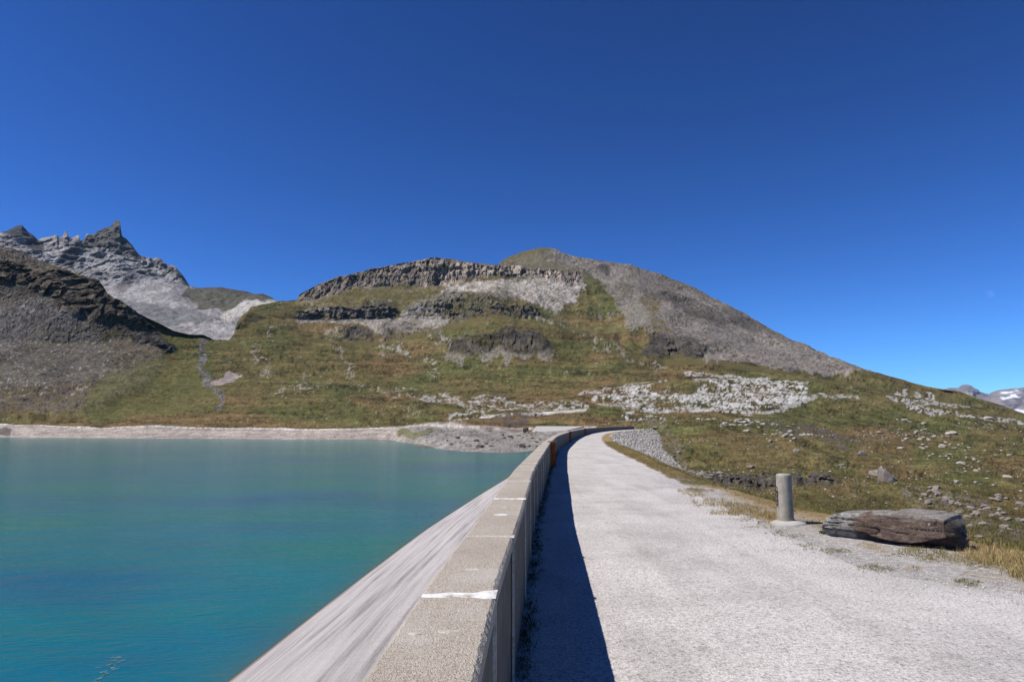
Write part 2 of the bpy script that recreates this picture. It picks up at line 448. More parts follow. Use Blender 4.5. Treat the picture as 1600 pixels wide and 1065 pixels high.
# grey scree of the right shoulder
RS = [(838, 394), (880, 392), (905, 398), (1000, 416), (1110, 458), (1210, 514), (1300, 555), (1375, 584), (1290, 592), (1180, 572), (1105, 566), (1060, 556), (1030, 530), (1012, 512), (985, 520), (966, 488), (940, 440), (916, 428), (880, 418)]
paint(reg(RS, 2), [.150, .131, .113], 0.9, 0.15, 0.5)
paint(reg([(940, 400), (1100, 450), (1300, 560), (1200, 570), (1040, 500)], 2, .35) * .7, [.085, .076, .070], 1, .3, .4)
paint(reg([(1060, 440), (1300, 560), (1340, 578), (1180, 560), (1100, 520)], 2, .3) * .5, [.22, .20, .185], .7)
paint(reg([(985, 520), (966, 480), (1000, 462), (1018, 500), (1000, 512)], 1), [.15, .135, .11], .5)
paint(reg([(1000, 470), (1030, 470), (1040, 510), (1070, 545), (1040, 545), (1020, 510)], 2, 0.0), OLIVE * .9)
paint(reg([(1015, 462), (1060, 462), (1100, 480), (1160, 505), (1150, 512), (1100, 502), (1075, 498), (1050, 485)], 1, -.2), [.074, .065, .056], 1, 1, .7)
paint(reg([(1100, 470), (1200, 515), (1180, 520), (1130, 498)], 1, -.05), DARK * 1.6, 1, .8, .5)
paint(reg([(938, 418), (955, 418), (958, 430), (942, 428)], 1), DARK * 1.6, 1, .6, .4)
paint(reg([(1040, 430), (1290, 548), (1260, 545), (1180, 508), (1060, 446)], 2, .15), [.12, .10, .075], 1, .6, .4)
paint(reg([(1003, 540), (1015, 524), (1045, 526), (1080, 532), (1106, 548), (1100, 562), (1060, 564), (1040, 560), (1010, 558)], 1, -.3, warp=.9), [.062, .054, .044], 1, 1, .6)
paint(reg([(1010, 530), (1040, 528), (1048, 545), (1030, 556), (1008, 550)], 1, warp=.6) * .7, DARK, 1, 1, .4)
paint(reg([(920, 486), (960, 486), (955, 492), (925, 492)], 1, 0.1), [.13, .12, .11], 1, .4)
# pale tracks and rills
for pts, w in [([(885, 470), (868, 480), (850, 494), (870, 500)], 3), ([(868, 498), (905, 522), (950, 548), (1040, 575)], 3), ([(434, 510), (412, 530)], 3.5), ([(540, 505), (508, 530)], 3.5),
               ([(520, 540), (560, 600), (610, 622)], 2.5), ([(596, 538), (640, 552)], 7), ([(470, 590), (440, 620)], 5), ([(670, 560), (690, 590)], 4),
               ([(660, 512), (720, 545)], 2), ([(990, 510), (1000, 520)], 3), ([(404, 548), (410, 575)], 4), ([(450, 600), (540, 604), (640, 620)], 1.6)]:
    paint(stroke(PX + 34 * w1, PY + 20 * w2, pts, w * 1.6) * sstep(-.2, .6, h1 + h2 + .5 * mid) * .8, [.23, .21, .18])
# limestone benches
LIM = [(920, 622), (985, 600), (1030, 606), (1090, 612), (1100, 592), (1150, 586), (1220, 590), (1262, 606), (1262, 622), (1230, 634), (1120, 640), (1000, 640), (940, 634)]
paint(reg(LIM, 2) * sstep(-.30, .25, mid * 1.1 + h2 * 1.1 + h1 * 1.1 + 1.0 * tl - .26 + .3 * sstep(605, 632, PY)), PALE * .64, .12, 0, .7)
paint(reg([(1120, 596), (1200, 598), (1256, 614), (1240, 630), (1150, 628), (1110, 616)], 5) * sstep(-.25, .3, h2 + h1 * .8 + .2 * mid), [.27, .26, .24], .12, 0, .6)
for pts, w in [([(915, 614), (960, 600), (1010, 592)], 3), ([(960, 618), (1000, 604), (1040, 594)], 2.5), ([(1080, 592), (1120, 588), (1130, 596)], 3), ([(1070, 583), (1120, 580), (1190, 588), (1262, 602)], 2.6),
               ([(1120, 640), (1200, 640), (1270, 622)], 3), ([(1280, 618), (1340, 628)], 3)]:
    paint(stroke(WX, WY, pts, w) * sstep(-.6, .1, h1 + h2 + .1), [.27, .255, .23])
paint(reg([(1380, 616), (1420, 612), (1462, 616), (1440, 624), (1400, 624)], 1, -.1), [.29, .28, .26], .2)
paint(reg([(1380, 628), (1440, 634), (1520, 634), (1520, 644), (1440, 642), (1400, 638)], 1, -.1), [.25, .238, .22], .2)
paint(stroke(WX, WY, [(1400, 634), (1470, 650), (1530, 658), (1600, 668)], 2.4) * sstep(-.5, .1, h1 + h2), [.29, .27, .25])
paint(reg([(640, 628), (700, 616), (800, 622), (900, 630), (930, 640), (820, 646), (700, 636)], 2, 0.12), [.27, .255, .23], .5)
paint(reg([(700, 652), (760, 640), (760, 655), (720, 664)], 2, 0.1), [.24, .24, .20], .3)
paint(stroke(WX, PY, [(758, 656), (820, 652), (850, 651)], 3.2) * sstep(-.9, -.2, h1 + h2), [.34, .325, .30])
paint(stroke(PX, PY + w2 * 2, [(850, 649), (880, 647), (914, 643)], 3), [.38, .36, .33])
paint(reg([(970, 645), (1040, 645), (1045, 662), (980, 660)], 2, 0.15), [.36, .34, .32], .4)
paint(reg([(770, 655), (800, 650), (835, 656), (820, 664), (770, 664)], 1, 0), [.075, .055, .05])
# right meadow: dark hollows, heath and stony streaks
PYM = (PY > 655) & (PX > 960)
paint(reg([(1010, 668), (1040, 672), (1095, 750), (1110, 756), (1060, 740)], 2, -.1) * .8, [.10, .085, .06])
paint(reg([(1190, 672), (1260, 668), (1330, 690), (1370, 708), (1330, 712), (1250, 690)], 2, -.05), [.075, .062, .050])
paint(reg([(1060, 745), (1100, 738), (1300, 742), (1310, 756), (1200, 758), (1080, 760)], 2, -.1), [.060, .052, .038], 0, 0, .4)
paint(reg([(1240, 765), (1400, 770), (1400, 800), (1240, 795)], 8) * .6, DKG * 1.1)
paint(reg([(1330, 690), (1430, 690), (1420, 740), (1330, 730)], 10) * .5, RUST)
paint(reg([(1130, 690), (1260, 695), (1240, 735), (1130, 730)], 10) * .5, RUST * 1.05)
paint(reg([(1400, 760), (1480, 765), (1600, 800), (1600, 850), (1520, 820), (1440, 790)], 3, .1), [.12, .105, .085])
paint(reg([(1420, 700), (1500, 700), (1560, 740), (1540, 765), (1470, 750)], 6) * .4, GREEN)
# draw-down strip along the lake
k2y = np.interp(PX, [p[0] for p in K[2][0]], [p[1] for p in K[2][0]]); k3y = np.interp(PX, [p[0] for p in K[3][0]], [p[1] for p in K[3][0]])
strip = sstep(-1.2, .8, PY + 1.5 * w1 - k3y) * (1 - sstep(925, 935, PX))
bands = vnoise(PX / 160, (PY - k2y) / 1.7, s=301)
paint(strip, [.30, .26, .225], .5, 0, .18)
col = np.where(strip[..., None] > .5, col * (1 + .22 * bands[..., None]), col)
paint(strip * sstep(2.2, .6, np.abs(PY - k3y - 1.5)) * sstep(-.4, .3, h1), [.44, .42, .39])
paint(strip * sstep(600, 660, PX) * sstep(669, 674, PY), [.20, .185, .165], .9, 0, .35)
paint(strip * reg([(624, 676), (700, 676), (650, 684), (620, 686)], 1) * .8, GREEN * 1.3)
paint(strip * reg([(750, 669), (850, 670), (850, 675), (750, 675)], 1) * .8, [.10, .06, .045])
paint(strip * reg([(-20, 672), (20, 672), (12, 681), (-20, 681)], 1) * .7, DARK)
under = (P[..., 2] < WATER - .15) & (PX < 930)
col[under] = np.array([.12, .11, .09])

# dark gullies and thin turf running through the upper slopes
gl = ridged(PX / 26 + .35 * PY / 26 + .8 * mid, PY / 60, oct=3, s=711)
paint(sstep(.35, .7, gl) * sstep(530, 500, PY) * (PX > 380) * (PX < 1000) * (1 - main_cliff) * .35, [.085, .078, .045])
tf = sstep(.15, .5, fbm(PX / 18, PY / 7, oct=4, s=721)) * (rockm > .3) * (1 - main_cliff) * (PX > 380) * (PX < 900) * (PY < 580) * (PY > 440)
paint(tf * .55, OLIVE)
lf = np.exp(-((PY - 752 - 3 * vnoise(PX / 22, PX * 0, s=96)) / 3.5) ** 2) * sstep(1070, 1100, PX) * sstep(1320, 1285, PX)
paint(np.clip(lf * 1.2, 0, 1), [.07, .060, .048], 0, 0, .6)
# ---- relief
X, Y, Z = P[..., 0], P[..., 1], P[..., 2]
gz = np.gradient(Z, axis=0); gd = np.gradient(D, axis=0)
jmp = blur(sstep(10, 22, gd) * (D > 560) * (D < 1000), 1) * (1 - rockm)
col = lerp(col, OLIVE * .95, np.clip(jmp * 1.5, 0, 1))
steep = blur(sstep(.18, .55, gz / np.maximum(gd, 1e-3)), 2)
cliffm = cliffm * np.maximum(steep, .8 * sstep(640, 800, D) * sstep(1010, 990, PX))
rockr = rockm; rockm = blur(rockm, 4)
dz = np.zeros(PX.shape)
hum = sstep(300, 500, D) * (1 - cliffm)
for lam, s in ((120, 1), (60, 2), (28, 3), (13, 4), (6, 5), (3, 6), (1.5, 7)):
    gate = sstep(1.2, 3.0, lam / (D * 1.6 / F))
    amp = np.minimum(lam * .045, D * .0075) * gate
    n = vnoise(X / lam, Y / lam, Z / lam, s=s * 13)
    nr = 1 - 2 * np.abs(vnoise(X / lam + 9, Y / lam, Z / lam, s=s * 17))
    dz += amp * (n * (1 - .6 * rockm) + nr * rockm * .9)
dz += hum * (1 - rockm) * np.clip(D / 1000, 0, 1.2) ** 2 * (5.0 * fbm(X / 55, Y / 40, Z / 40, oct=3, s=91) + 1.6 * ridged(X / 24 + Z / 10, Z / 9, oct=3, s=92))
dz += sstep(620, 800, D) * (1 - rockm) * (1 - cliffm) * 7.0 * (ridged(X / 70 + .6 * vnoise(X / 90, Z / 60, s=95), Z / 170, oct=3, s=94) - .3)
lline = 753 + 3.5 * vnoise(PX / 22, PX * 0, s=96) + 2.0 * vnoise(PX / 6, PX * 0, s=97)
ledge = sstep(1.0, -1.0, PY - lline) * sstep(700, 748, PY) * sstep(1065, 1100, PX) * sstep(1320, 1285, PX) * sstep(-.5, .1, vnoise(PX / 30, PX * 0, s=98) + .5)
dz += .62 * ledge
edge = sstep(0, 10, PY - np.interp(PX, [p[0] for p in SKY], [p[1] for p in SKY]))
shore = sstep(0, 8, np.abs(PY - k2y)) * .85 + .15
near = np.where(PX < 930, shore, 1)
dz = dz * (0.35 + .65 * edge) * near * (1 - .6 * strip)
# cliff relief: columns, buttresses and ledges, pushed towards the valley
u = np.arctan2(X, Y) * D
col_n = ridged(u / 22, Z / 70, Y / 60, oct=5, s=401)
col_f = ridged(u / 8, Z / 18, Y / 30, oct=3, s=411)
led = vnoise(u / 60 + 3, Z / 5, s=421) * .6 + vnoise(u / 25, Z / 2.2, s=431) * .4
cellu = np.floor(u / 11 + 1.2 * fbm(u / 30, Z / 25, oct=2, s=471)); blk = ihash(cellu, np.floor(Z / 16 + cellu * .37), cellu * 0, 5) - .5
cellv = np.floor(u / 5 + .8 * fbm(u / 12, Z / 9, oct=2, s=472)); blk2 = ihash(cellv, np.floor(Z / 7 + cellv * .61), cellv * 0, 6) - .5
cliffm = blur(cliffm, 1)
layer = 1 - blur(main_cliff, 1)
terr = np.abs(((Z / 7.5 + .8 * vnoise(u / 60, Z / 30, s=473)) % 1.0) - .5) * 2
push = layer * sstep(250, 700, D) * cliffm * (7 * terr - 3.5) * sstep(380, 430, PX) * sstep(-.3, .5, vnoise(u / 50, Z / 40, s=474)) + sstep(250, 700, D) * cliffm * (D * .0075 * col_n * (1 - .5 * layer) + D * .004 * col_f + D * .003 * led + 9 * blk + 5.5 * blk2)
# crags cast their own ledge: stand proud at the top, tucked in at the foot
gul = steep * rockm * (1 - cliffm) * ridged(u / 14 + Z / 30, Z / 60, oct=4, s=441) * D * .0022 * edge * sstep(600, 900, D) + sstep(.45, .9, gz / np.maximum(gd, 1e-3)) * rockm * (1 - cliffm) * sstep(450, 900, D) * edge * (1.6 * h1 + 2.6 * h2 + 9 * ridged(u / 45 + Z / 90, Z / 220, oct=3, s=481) * sstep(800, 1100, D))
r = np.stack([X, Y], -1); r = r / np.linalg.norm(r, axis=-1, keepdims=True)
P[..., 0] -= r[..., 0] * (push + gul); P[..., 1] -= r[..., 1] * (push + gul)
P[..., 2] += dz + cliffm * D * .0022 * ridged(u / 9, Y / 9, oct=2, s=451) * (.3 + .7 * edge)
rowsky = (rockm[-1] * (vnoise(pxs / 5, pxs * 0, s=461) * .6 + vnoise(pxs / 2, pxs * 0, s=462) * .5)) * 1.3
P[-1, :, 2] += rowsky; P[-2, :, 2] += rowsky * .6
P = back_rows(P, [(25, -3), (120, -40), (260, -90), (500, -110)])
col = np.concatenate([col] + [col[-1:]] * 4, 0)
TERR = P; TPX, TPY, TD = PX, PY, D
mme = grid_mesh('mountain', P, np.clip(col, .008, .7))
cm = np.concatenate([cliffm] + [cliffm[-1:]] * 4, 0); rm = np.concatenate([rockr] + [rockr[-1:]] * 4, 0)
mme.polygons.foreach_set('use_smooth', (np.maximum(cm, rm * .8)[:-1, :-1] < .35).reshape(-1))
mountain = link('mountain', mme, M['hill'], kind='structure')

# ---- the grey needle range behind, on the left
SK1 = [(-1400, 330), (-200, 368), (0, 364.2), (8.6, 362.4), (20, 357), (26, 353.7), (33.8, 352.3), (37.4, 356.6), (44.6, 364.5), (50, 366.7), (57.5, 374.6), (61, 375), (74.7, 370.3), (86, 368), (88.4, 366), (91.3, 371.7), (97.7, 369),
       (101.3, 362.3), (105, 362.3), (106.4, 370.2), (113.5, 371), (119.3, 368), (123.6, 368), (125, 377.4), (130.8, 374.6), (135, 365.2), (145, 366.7), (152.4, 361), (162.4, 356.6), (172.5, 353.7), (176.5, 350), (179.0, 344.4), (187.0, 344.8), (188.2, 357), (190.5, 369),
       (198, 375), (205.5, 383), (214, 394.7), (221, 402), (224, 400.4), (228, 404), (233, 402), (238, 406), (243, 403), (250, 404), (256, 409), (260.5, 414.6), (267, 414), (274.8, 418), (285.5, 430.6), (296, 446.7), (310, 450), (321, 449), (346, 448.5), (352, 450), (360, 451), (374.7, 453.8), (385, 455), (396, 459),
       (410, 458.5), (424.7, 464.5), (435, 472), (480, 500), (600, 540), (3000, 560)]
p1 = np.concatenate([np.arange(-1400, -60, 20), np.arange(-60, 480, 1.1), np.arange(490, 700, 15)])
K1 = [([(-1400, 600, 1150), (700, 600, 1150)], 1),
      ([(-1400, 545, 1300), (200, 540, 1300), (360, 540, 1300), (420, 520, 1330), (700, 560, 1350)], 9),
      ([(-1400, 480, 1600), (180, 474, 1600), (230, 478, 1600), (290, 487, 1600), (340, 498, 1550), (375, 512, 1500), (440, 500, 1600), (700, 555, 1600)], 9),
      ([(-1400, 476, 1900), (180, 471, 1900), (230, 474, 1900), (290, 483, 1900), (340, 487, 1900), (400, 482, 1850), (440, 484, 1800), (700, 552, 1700)], 9),
      ([(-1400, 440, 2100), (100, 440, 2150), (200, 445, 2150), (270, 456, 2100), (300, 474, 2050), (350, 474, 2050), (400, 470, 2000), (440, 476, 1950), (700, 550, 1800)], 15),
      ([(-1400, 380, 2350), (0, 385, 2400), (60, 390, 2400), (180, 395, 2450), (230, 418, 2400), (290, 450, 2250), (340, 456, 2200), (400, 462, 2150), (440, 474, 2050), (700, 545, 1900)], 9),
      ([(a, b, c) for (a, b), c in zip(SK1, np.interp([q[0] for q in SK1], [-1400, 0, 190, 300, 430, 700], [2500, 2550, 2550, 2350, 2250, 2000]))], 1)]
X1, Y1, D1 = build_sheet(p1, K1, 1.0)
P1 = unproj(X1, Y1, D1)
a1 = fbm(X1 / 16, Y1 / 12, oct=5, s=511); a2 = fbm(X1 / 16, Y1 / 12, oct=5, s=531)
b1 = vnoise(X1 / 1.8, Y1 / 1.3, s=541); b2 = fbm(X1 / 6, Y1 / 4, oct=3, s=551)
def reg1(poly, soft=1): return blur(inpoly(X1 + 12 * a1, Y1 + 9 * a2, poly), soft)
c1 = np.tile(np.array([.25, .238, .232]), X1.shape + (1,)) * (1 + .30 * b2 + .28 * b1)[..., None]
strata = fbm(X1 / 30 - Y1 / 22, (Y1 + X1 * .25) / 3.2, oct=4, s=561)
c1 *= (1 + .38 * strata)[..., None]
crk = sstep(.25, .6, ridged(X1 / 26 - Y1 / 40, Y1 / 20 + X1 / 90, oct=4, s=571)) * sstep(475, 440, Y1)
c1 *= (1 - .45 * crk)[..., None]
def paint1(m, c, v=.3):
    global c1
    c1 = c1 * (1 - m[..., None]) + np.asarray(c) * (1 + v * (b2 + .4 * b1 + .5 * strata))[..., None] * m[..., None]
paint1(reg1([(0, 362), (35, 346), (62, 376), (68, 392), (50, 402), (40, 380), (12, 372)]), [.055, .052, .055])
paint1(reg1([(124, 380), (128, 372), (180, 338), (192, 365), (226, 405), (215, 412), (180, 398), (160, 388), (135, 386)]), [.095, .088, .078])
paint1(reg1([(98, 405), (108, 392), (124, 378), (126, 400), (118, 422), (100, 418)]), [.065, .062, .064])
paint1(reg1([(222, 400), (262, 412), (290, 436), (296, 448), (280, 436), (250, 416)]), [.10, .095, .085])
paint1(reg1([(60, 366), (90, 366), (80, 384), (62, 380)]) * .6, [.30, .29, .27])
paint1(reg1([(296, 449), (350, 445), (430, 462), (420, 470), (380, 472), (340, 486), (300, 484), (284, 470)]), [.085, .080, .060], .4)
paint1(reg1([(296, 446), (350, 444), (430, 460), (425, 465), (370, 458), (330, 455)]) * .7, [.06, .055, .048])
paint1(reg1([(180, 470), (230, 475), (300, 484), (345, 498), (330, 503), (240, 510), (180, 500)]), [.155, .155, .152], .25)
paint1(reg1([(345, 484), (400, 470), (430, 466), (420, 476), (380, 486), (362, 500), (340, 494)]), [.36, .335, .30], .2)
paint1(reg1([(240, 458), (300, 470), (300, 482), (240, 474), (200, 462)]) * .6, [.30, .28, .27], .15)
u1 = np.arctan2(P1[..., 0], P1[..., 1]) * D1
zz = P1[..., 2]
e1 = sstep(0, 8, Y1 - np.interp(X1, [q[0] for q in SK1], [q[1] for q in SK1]))
face = sstep(485, 462, Y1)
steep = sstep(455, 425, Y1)
rd = ridged(u1 / 90 + zz / 200, zz / 260, oct=5, s=601)
st = ridged(u1 / 130 - zz / 120, (zz + u1 * .3) / 28, oct=4, s=611)
fn = ridged(u1 / 22, zz / 34, D1 / 60, oct=4, s=621)
cu1 = np.floor(u1 / 26 + fbm(u1 / 60, zz / 60, oct=2, s=651)); bk1 = ihash(cu1, np.floor(zz / 34 + cu1 * .43), cu1 * 0, 7) - .5
push = face * (34 * rd * (.35 + .65 * steep) + 24 * st * steep + 15 * fn * (.25 + .75 * steep) + 16 * bk1 * steep) + (1 - face) * 6 * ridged(u1 / 40, D1 / 60, oct=5, s=631)
rr = P1[..., :2] / np.linalg.norm(P1[..., :2], axis=-1, keepdims=True)
P1[..., :2] -= rr * (push * (.35 + .65 * e1))[..., None]
P1[..., 2] += (5 * fbm(u1 / 18, D1 / 25, zz / 18, oct=4, s=641)) * e1
P1 = back_rows(P1, [(12, -25), (150, -160), (400, -260)])
c1 = np.concatenate([c1] + [c1[-1:]] * 3, 0)
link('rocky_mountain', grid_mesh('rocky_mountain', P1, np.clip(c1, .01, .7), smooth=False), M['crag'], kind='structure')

# ---- far blue range on the right, with snow patches
SK0 = [(1200, 680), (1440, 618), (1473, 607.8), (1484, 605.6), (1494, 606), (1501.5, 601.5), (1508, 600.2), (1515.6, 601.5), (1519, 604), (1523, 609), (1530, 611), (1537.5, 614), (1543.7, 615.5), (1550, 612), (1559, 609), (1566, 608.4), (1578, 606.9), (1590, 606), (1600, 604.7), (1640, 603), (1680, 596), (1760, 604), (1900, 590), (2200, 610), (3000, 600)]
p0 = np.concatenate([np.arange(1380, 1700, .9), np.arange(1710, 2300, 20)])
K0 = [([(1200, 700, 5500), (3000, 700, 5500)], 1), ([(1200, 690, 7000), (1480, 660, 7000), (1600, 662, 7000), (3000, 660, 7000)], 5),
      ([(1200, 685, 8500), (1480, 625, 8500), (1540, 628, 8300), (1600, 625, 8500), (3000, 640, 8500)], 5),
      ([(a, b, 9500) for a, b in SK0], 1)]
X0, Y0, D0 = build_sheet(p0, K0, .8)
P0 = unproj(X0, Y0, D0)
q1 = fbm(X0 / 9, Y0 / 7, oct=5, s=711); q2 = fbm(X0 / 9, Y0 / 7, oct=5, s=731)
c0 = np.tile(np.array([.17, .155, .16]), X0.shape + (1,)) * (1 + .5 * q1)[..., None]
c0 = lerp(c0, [.26, .21, .19], sstep(.1, .4, q2) * .7)
def reg0(poly): return inpoly(X0 + 5 * q1, Y0 + 3 * q2, poly)
for pl in ([(1560, 611), (1574, 611), (1578, 614), (1562, 614)], [(1580, 610), (1590, 609), (1588, 612), (1580, 612)], [(1558, 620), (1572, 620), (1588, 612), (1584, 620), (1562, 624), (1557, 622)],
           [(1582, 637), (1602, 644), (1602, 650), (1590, 646)], [(1505, 614), (1512, 617), (1506, 617)]):
    c0 = lerp(c0, [.75, .77, .80], blur(reg0(pl), 1))
u0 = P0[..., 0]; z0 = P0[..., 2]
P0[..., 1] -= 160 * ridged(u0 / 300, z0 / 180, D0 / 600, oct=5, s=751) * (.3 + .7 * sstep(0, 5, Y0 - np.interp(X0, [q[0] for q in SK0], [q[1] for q in SK0])))
P0 = back_rows(P0, [(100, -60), (1200, -450)])
c0 = np.concatenate([c0] + [c0[-1:]] * 2, 0)
link('distant_mountains', grid_mesh('distant_mountains', P0, np.clip(c0, .01, .8)), M['far'], kind='structure')

# ================================================================== dam, road and parapet
def crest_z(Y): return float(np.interp(Y, [0, 45, 120, 220], [0, 0.0, 0.10, 0.20]))
def pt_top(px, py): 
    p = on_plane(px, py, 0.98); return (p[1], p[0])
WALL = [(-3.0, -0.19), (0.0, -0.17)] + [pt_top(735, 1065), pt_top(766, 935), pt_top(801, 835), pt_top(819, 780), pt_top(834, 731), pt_top(859, 691.5)] + \
       [(45, 2.95), (72, 6.2), (95, 9.4), (120, 13.4), (145, 18.3), (165, 22.9), (185, 28.2), (200, 32.6), (212, 36.4), (222, 40)]
WY = np.array([a for a, b in WALL]); WX_ = np.array([b for a, b in WALL])
yy = np.arange(-3, 222.01, 0.25)
wx = np.interp(yy, WY, WX_)
def smvar(v, k): return smooth1(v, k)
wxs = smvar(wx, 11); far_s = smvar(wx, 81); tt = sstep(12, 40, yy); wx = wxs * (1 - tt) + far_s * tt
def wall_x(Y): return np.interp(Y, yy, wx)
ROADR = [(-3, 5.2), (2, 5.2), (5, 5.2), (6.6, 5.3), (7.3, 5.0), (7.8, 4.45), (8.3, 4.1), (9.5, 4.05), (11, 4.15), (13.2, 4.25), (18.3, 4.6), (26.7, 5.5), (37, 6.15), (55, 7.6), (75, 9.7), (95, 12.35), (120, 16.3), (150, 22.4), (180, 30.0), (205, 37.5), (222, 43)]
VERGE = [(-3, 8.2), (2, 8.2), (6, 7.9), (9, 7.1), (11, 6.6), (13, 6.0), (14.5, 5.85), (19.5, 5.7), (22, 5.8), (29.7, 6.3), (37, 7.1), (55, 8.6), (75, 10.8), (95, 13.5), (120, 17.5), (150, 23.8), (180, 31.5), (205, 39), (222, 45)]
def road_x(Y): return np.interp(Y, [a for a, b in ROADR], [b for a, b in ROADR])
def verge_x(Y): return np.interp(Y, [a for a, b in VERGE], [b for a, b in VERGE])
THK = 0.31

# --- materials
t = NT('chip_seal', 0.95, 0.15)
v1 = t.voro(85, vec=None, out='Color'); v2 = t.noise(38, 5, 0.75); n3 = t.noise(0.7, 4, 0.6); n4 = t.noise(4.5, 4, 0.7)
base = t.ramp(v2, [(0.32, (.09, .082, .078)), (0.43, (.39, .365, .342)), (0.56, (.53, .503, .48)), (0.72, (.72, .69, .66))])
base = t.mix(t.math('MULTIPLY', t.ramp(v1, [(0.0, 1.0), (0.35, 0.0)]), 0.5), base, (.22, .20, .20))
base = t.mix(1.0, base, t.ramp(n3, [(0.3, .78), (0.55, 1.0), (0.8, 1.06)]), 'MULTIPLY')
base = t.mix(1.0, base, t.ramp(n4, [(0.28, .70), (0.42, 1.0)]), 'MULTIPLY')
rut = t.noise(1.1, 4, 0.65, t.scaled((1.4, .16, 1)))
base = t.mix(1.0, base, t.ramp(rut, [(0.36, .88), (0.5, 1.0), (0.7, 1.05)]), 'MULTIPLY')
t.color(base); t.bump(t.math('ADD', v2, t.voro(70)), 0.8, 0.006)
M['road'] = t.m

t = NT('exposed_aggregate', 0.95, 0.15)
v = t.voro(190, out='Color'); n = t.noise(85, 4, 0.7); n3 = t.noise(2.2, 4, 0.6)
base = t.ramp(v, [(0.05, (.15, .118, .088)), (0.35, (.285, .238, .185)), (0.65, (.385, .335, .27)), (1.0, (.56, .51, .44))])
base = t.mix(t.ramp(n, [(0.42, 0.0), (0.62, 0.65)]), base, (.42, .39, .345))
base = t.mix(t.ramp(n3, [(0.5, 0.0), (0.75, 0.45)]), base, (.50, .47, .44))
base = t.mix(t.ramp(t.noise(0.9, 3), [(0.45, 0.0), (0.8, 0.5)]), base, (.25, .20, .15))
t.color(base); 
t.bump(t.math('ADD', t.voro(170), n), 0.9, 0.004)
M['coping'] = t.m

t = NT('board_concrete', 0.9, 0.2)
n = t.noise(5, 6, 0.7); st = t.noise(2.0, 5, 0.6, t.scaled((6, 6, 0.35))); n2 = t.noise(90, 3)
base = t.ramp(n, [(0.3, (.085, .072, .06)), (0.6, (.15, .13, .11)), (0.8, (.20, .18, .155))])
base = t.mix(t.ramp(st, [(0.45, 0.0), (0.7, 0.7)]), base, (.10, .085, .07))
t.color(base); t.bump(t.math('ADD', n, n2), 0.5, 0.006)
M['wall'] = t.m

t = NT('white_mortar', 0.85, 0.2)
n = t.noise(14, 5, 0.7)
t.color(t.ramp(n, [(0.36, (.33, .29, .24)), (0.46, (.56, .545, .52)), (0.62, (.70, .70, .69))])); t.bump(n, 0.6, 0.01)
M['mortar'] = t.m
t = NT('pale_mortar', 0.9, 0.2)
n = t.noise(30, 5, 0.75)
t.color(t.ramp(n, [(0.38, (.34, .30, .24)), (0.6, (.50, .47, .42))])); t.bump(n, 0.6, 0.01)
M['mortar_dull'] = t.m

t = NT('facing_concrete', 0.9, 0.15)
a = t.attr('tint')
sepn = t.n.new('ShaderNodeSeparateColor'); t.l.new(a.outputs['Color'], sepn.inputs[0])
cmb = t.n.new('ShaderNodeCombineXYZ')
t.l.new(t.math('MULTIPLY', sepn.outputs[0], 26.0), cmb.inputs[0]); t.l.new(t.math('MULTIPLY', sepn.outputs[1], 34.0), cmb.inputs[1])
sn = t.noise(1.0, 6, 0.68, cmb.outputs[0])
g = t.noise(22, 5, 0.75)
base = t.ramp(sn, [(0.34, (.20, .178, .17)), (0.44, (.33, .30, .29)), (0.55, (.41, .38, .365)), (0.75, (.48, .45, .435))])
base = t.mix(1.0, base, t.ramp(g, [(0.3, .72), (0.6, 1.05), (0.75, 1.25)]), 'MULTIPLY')
base = t.mix(t.ramp(sepn.outputs[0], [(0.93, 0.0), (0.985, 1.0)]), base, (.12, .075, .045))
g2 = t.noise(75, 3, 0.7); base = t.mix(1.0, base, t.ramp(g2, [(0.3, .70), (0.7, 1.25)]), 'MULTIPLY')
t.color(base); t.bump(t.math('ADD', g, g2), 0.8, 0.02)
M['facing'] = t.m

t = NT('weathered_rust', 0.8, 0.25)
n = t.noise(9, 6, 0.7)
t.color(t.ramp(n, [(0.3, (.07, .02, .008)), (0.5, (.26, .075, .02)), (0.7, (.38, .13, .04))])); t.bump(n, 0.5, 0.01)
M['rust'] = t.m

t = NT('verge_ground', 1.0, 0.05)
a = t.attr('tint').outputs['Color']
n = t.noise(9, 6, 0.75); n2 = t.noise(55, 3, 0.6)
c = t.mix(1.0, a, t.ramp(n, [(0.3, .6), (0.7, 1.4)]), 'MULTIPLY'); c = t.mix(1.0, c, t.ramp(n2, [(0.3, .6), (0.7, 1.4)]), 'MULTIPLY')
t.color(c); t.bump(t.math('ADD', n, n2), 0.8, 0.03)
M['verge'] = t.m

t = NT('rubble', 0.95, 0.15)
a = t.attr('tint').outputs['Color']
n = t.noise(3.5, 5, 0.7)
t.color(t.mix(1.0, a, t.ramp(n, [(0.3, .75), (0.7, 1.2)]), 'MULTIPLY')); t.bump(n, 0.4, 0.03)
M['rubble'] = t.m

def stone_mat(name, c1, c2, c3, s=3.0):
    t = NT(name, 0.95, 0.15)
    n = t.noise(s, 6, 0.7); n2 = t.noise(s * 5, 3, 0.6)
    base = t.ramp(n, [(0.28, c1), (0.5, c2), (0.72, c3)])
    base = t.mix(1.0, base, t.ramp(n2, [(0.3, .75), (0.7, 1.2)]), 'MULTIPLY')
    t.color(base); t.bump(n, 0.7, 0.06)
    return t.m
M['stone_pale'] = stone_mat('pale_stone', (.20, .175, .145), (.32, .288, .245), (.45, .41, .355))
M['stone_grey'] = stone_mat('grey_stone', (.10, .086, .072), (.20, .174, .148), (.32, .282, .243))
M['stone_brown'] = stone_mat('brown_stone', (.06, .045, .035), (.15, .11, .085), (.26, .20, .16))
M['stone_dark'] = stone_mat('dark_stone', (.035, .03, .026), (.075, .066, .058), (.15, .135, .12))

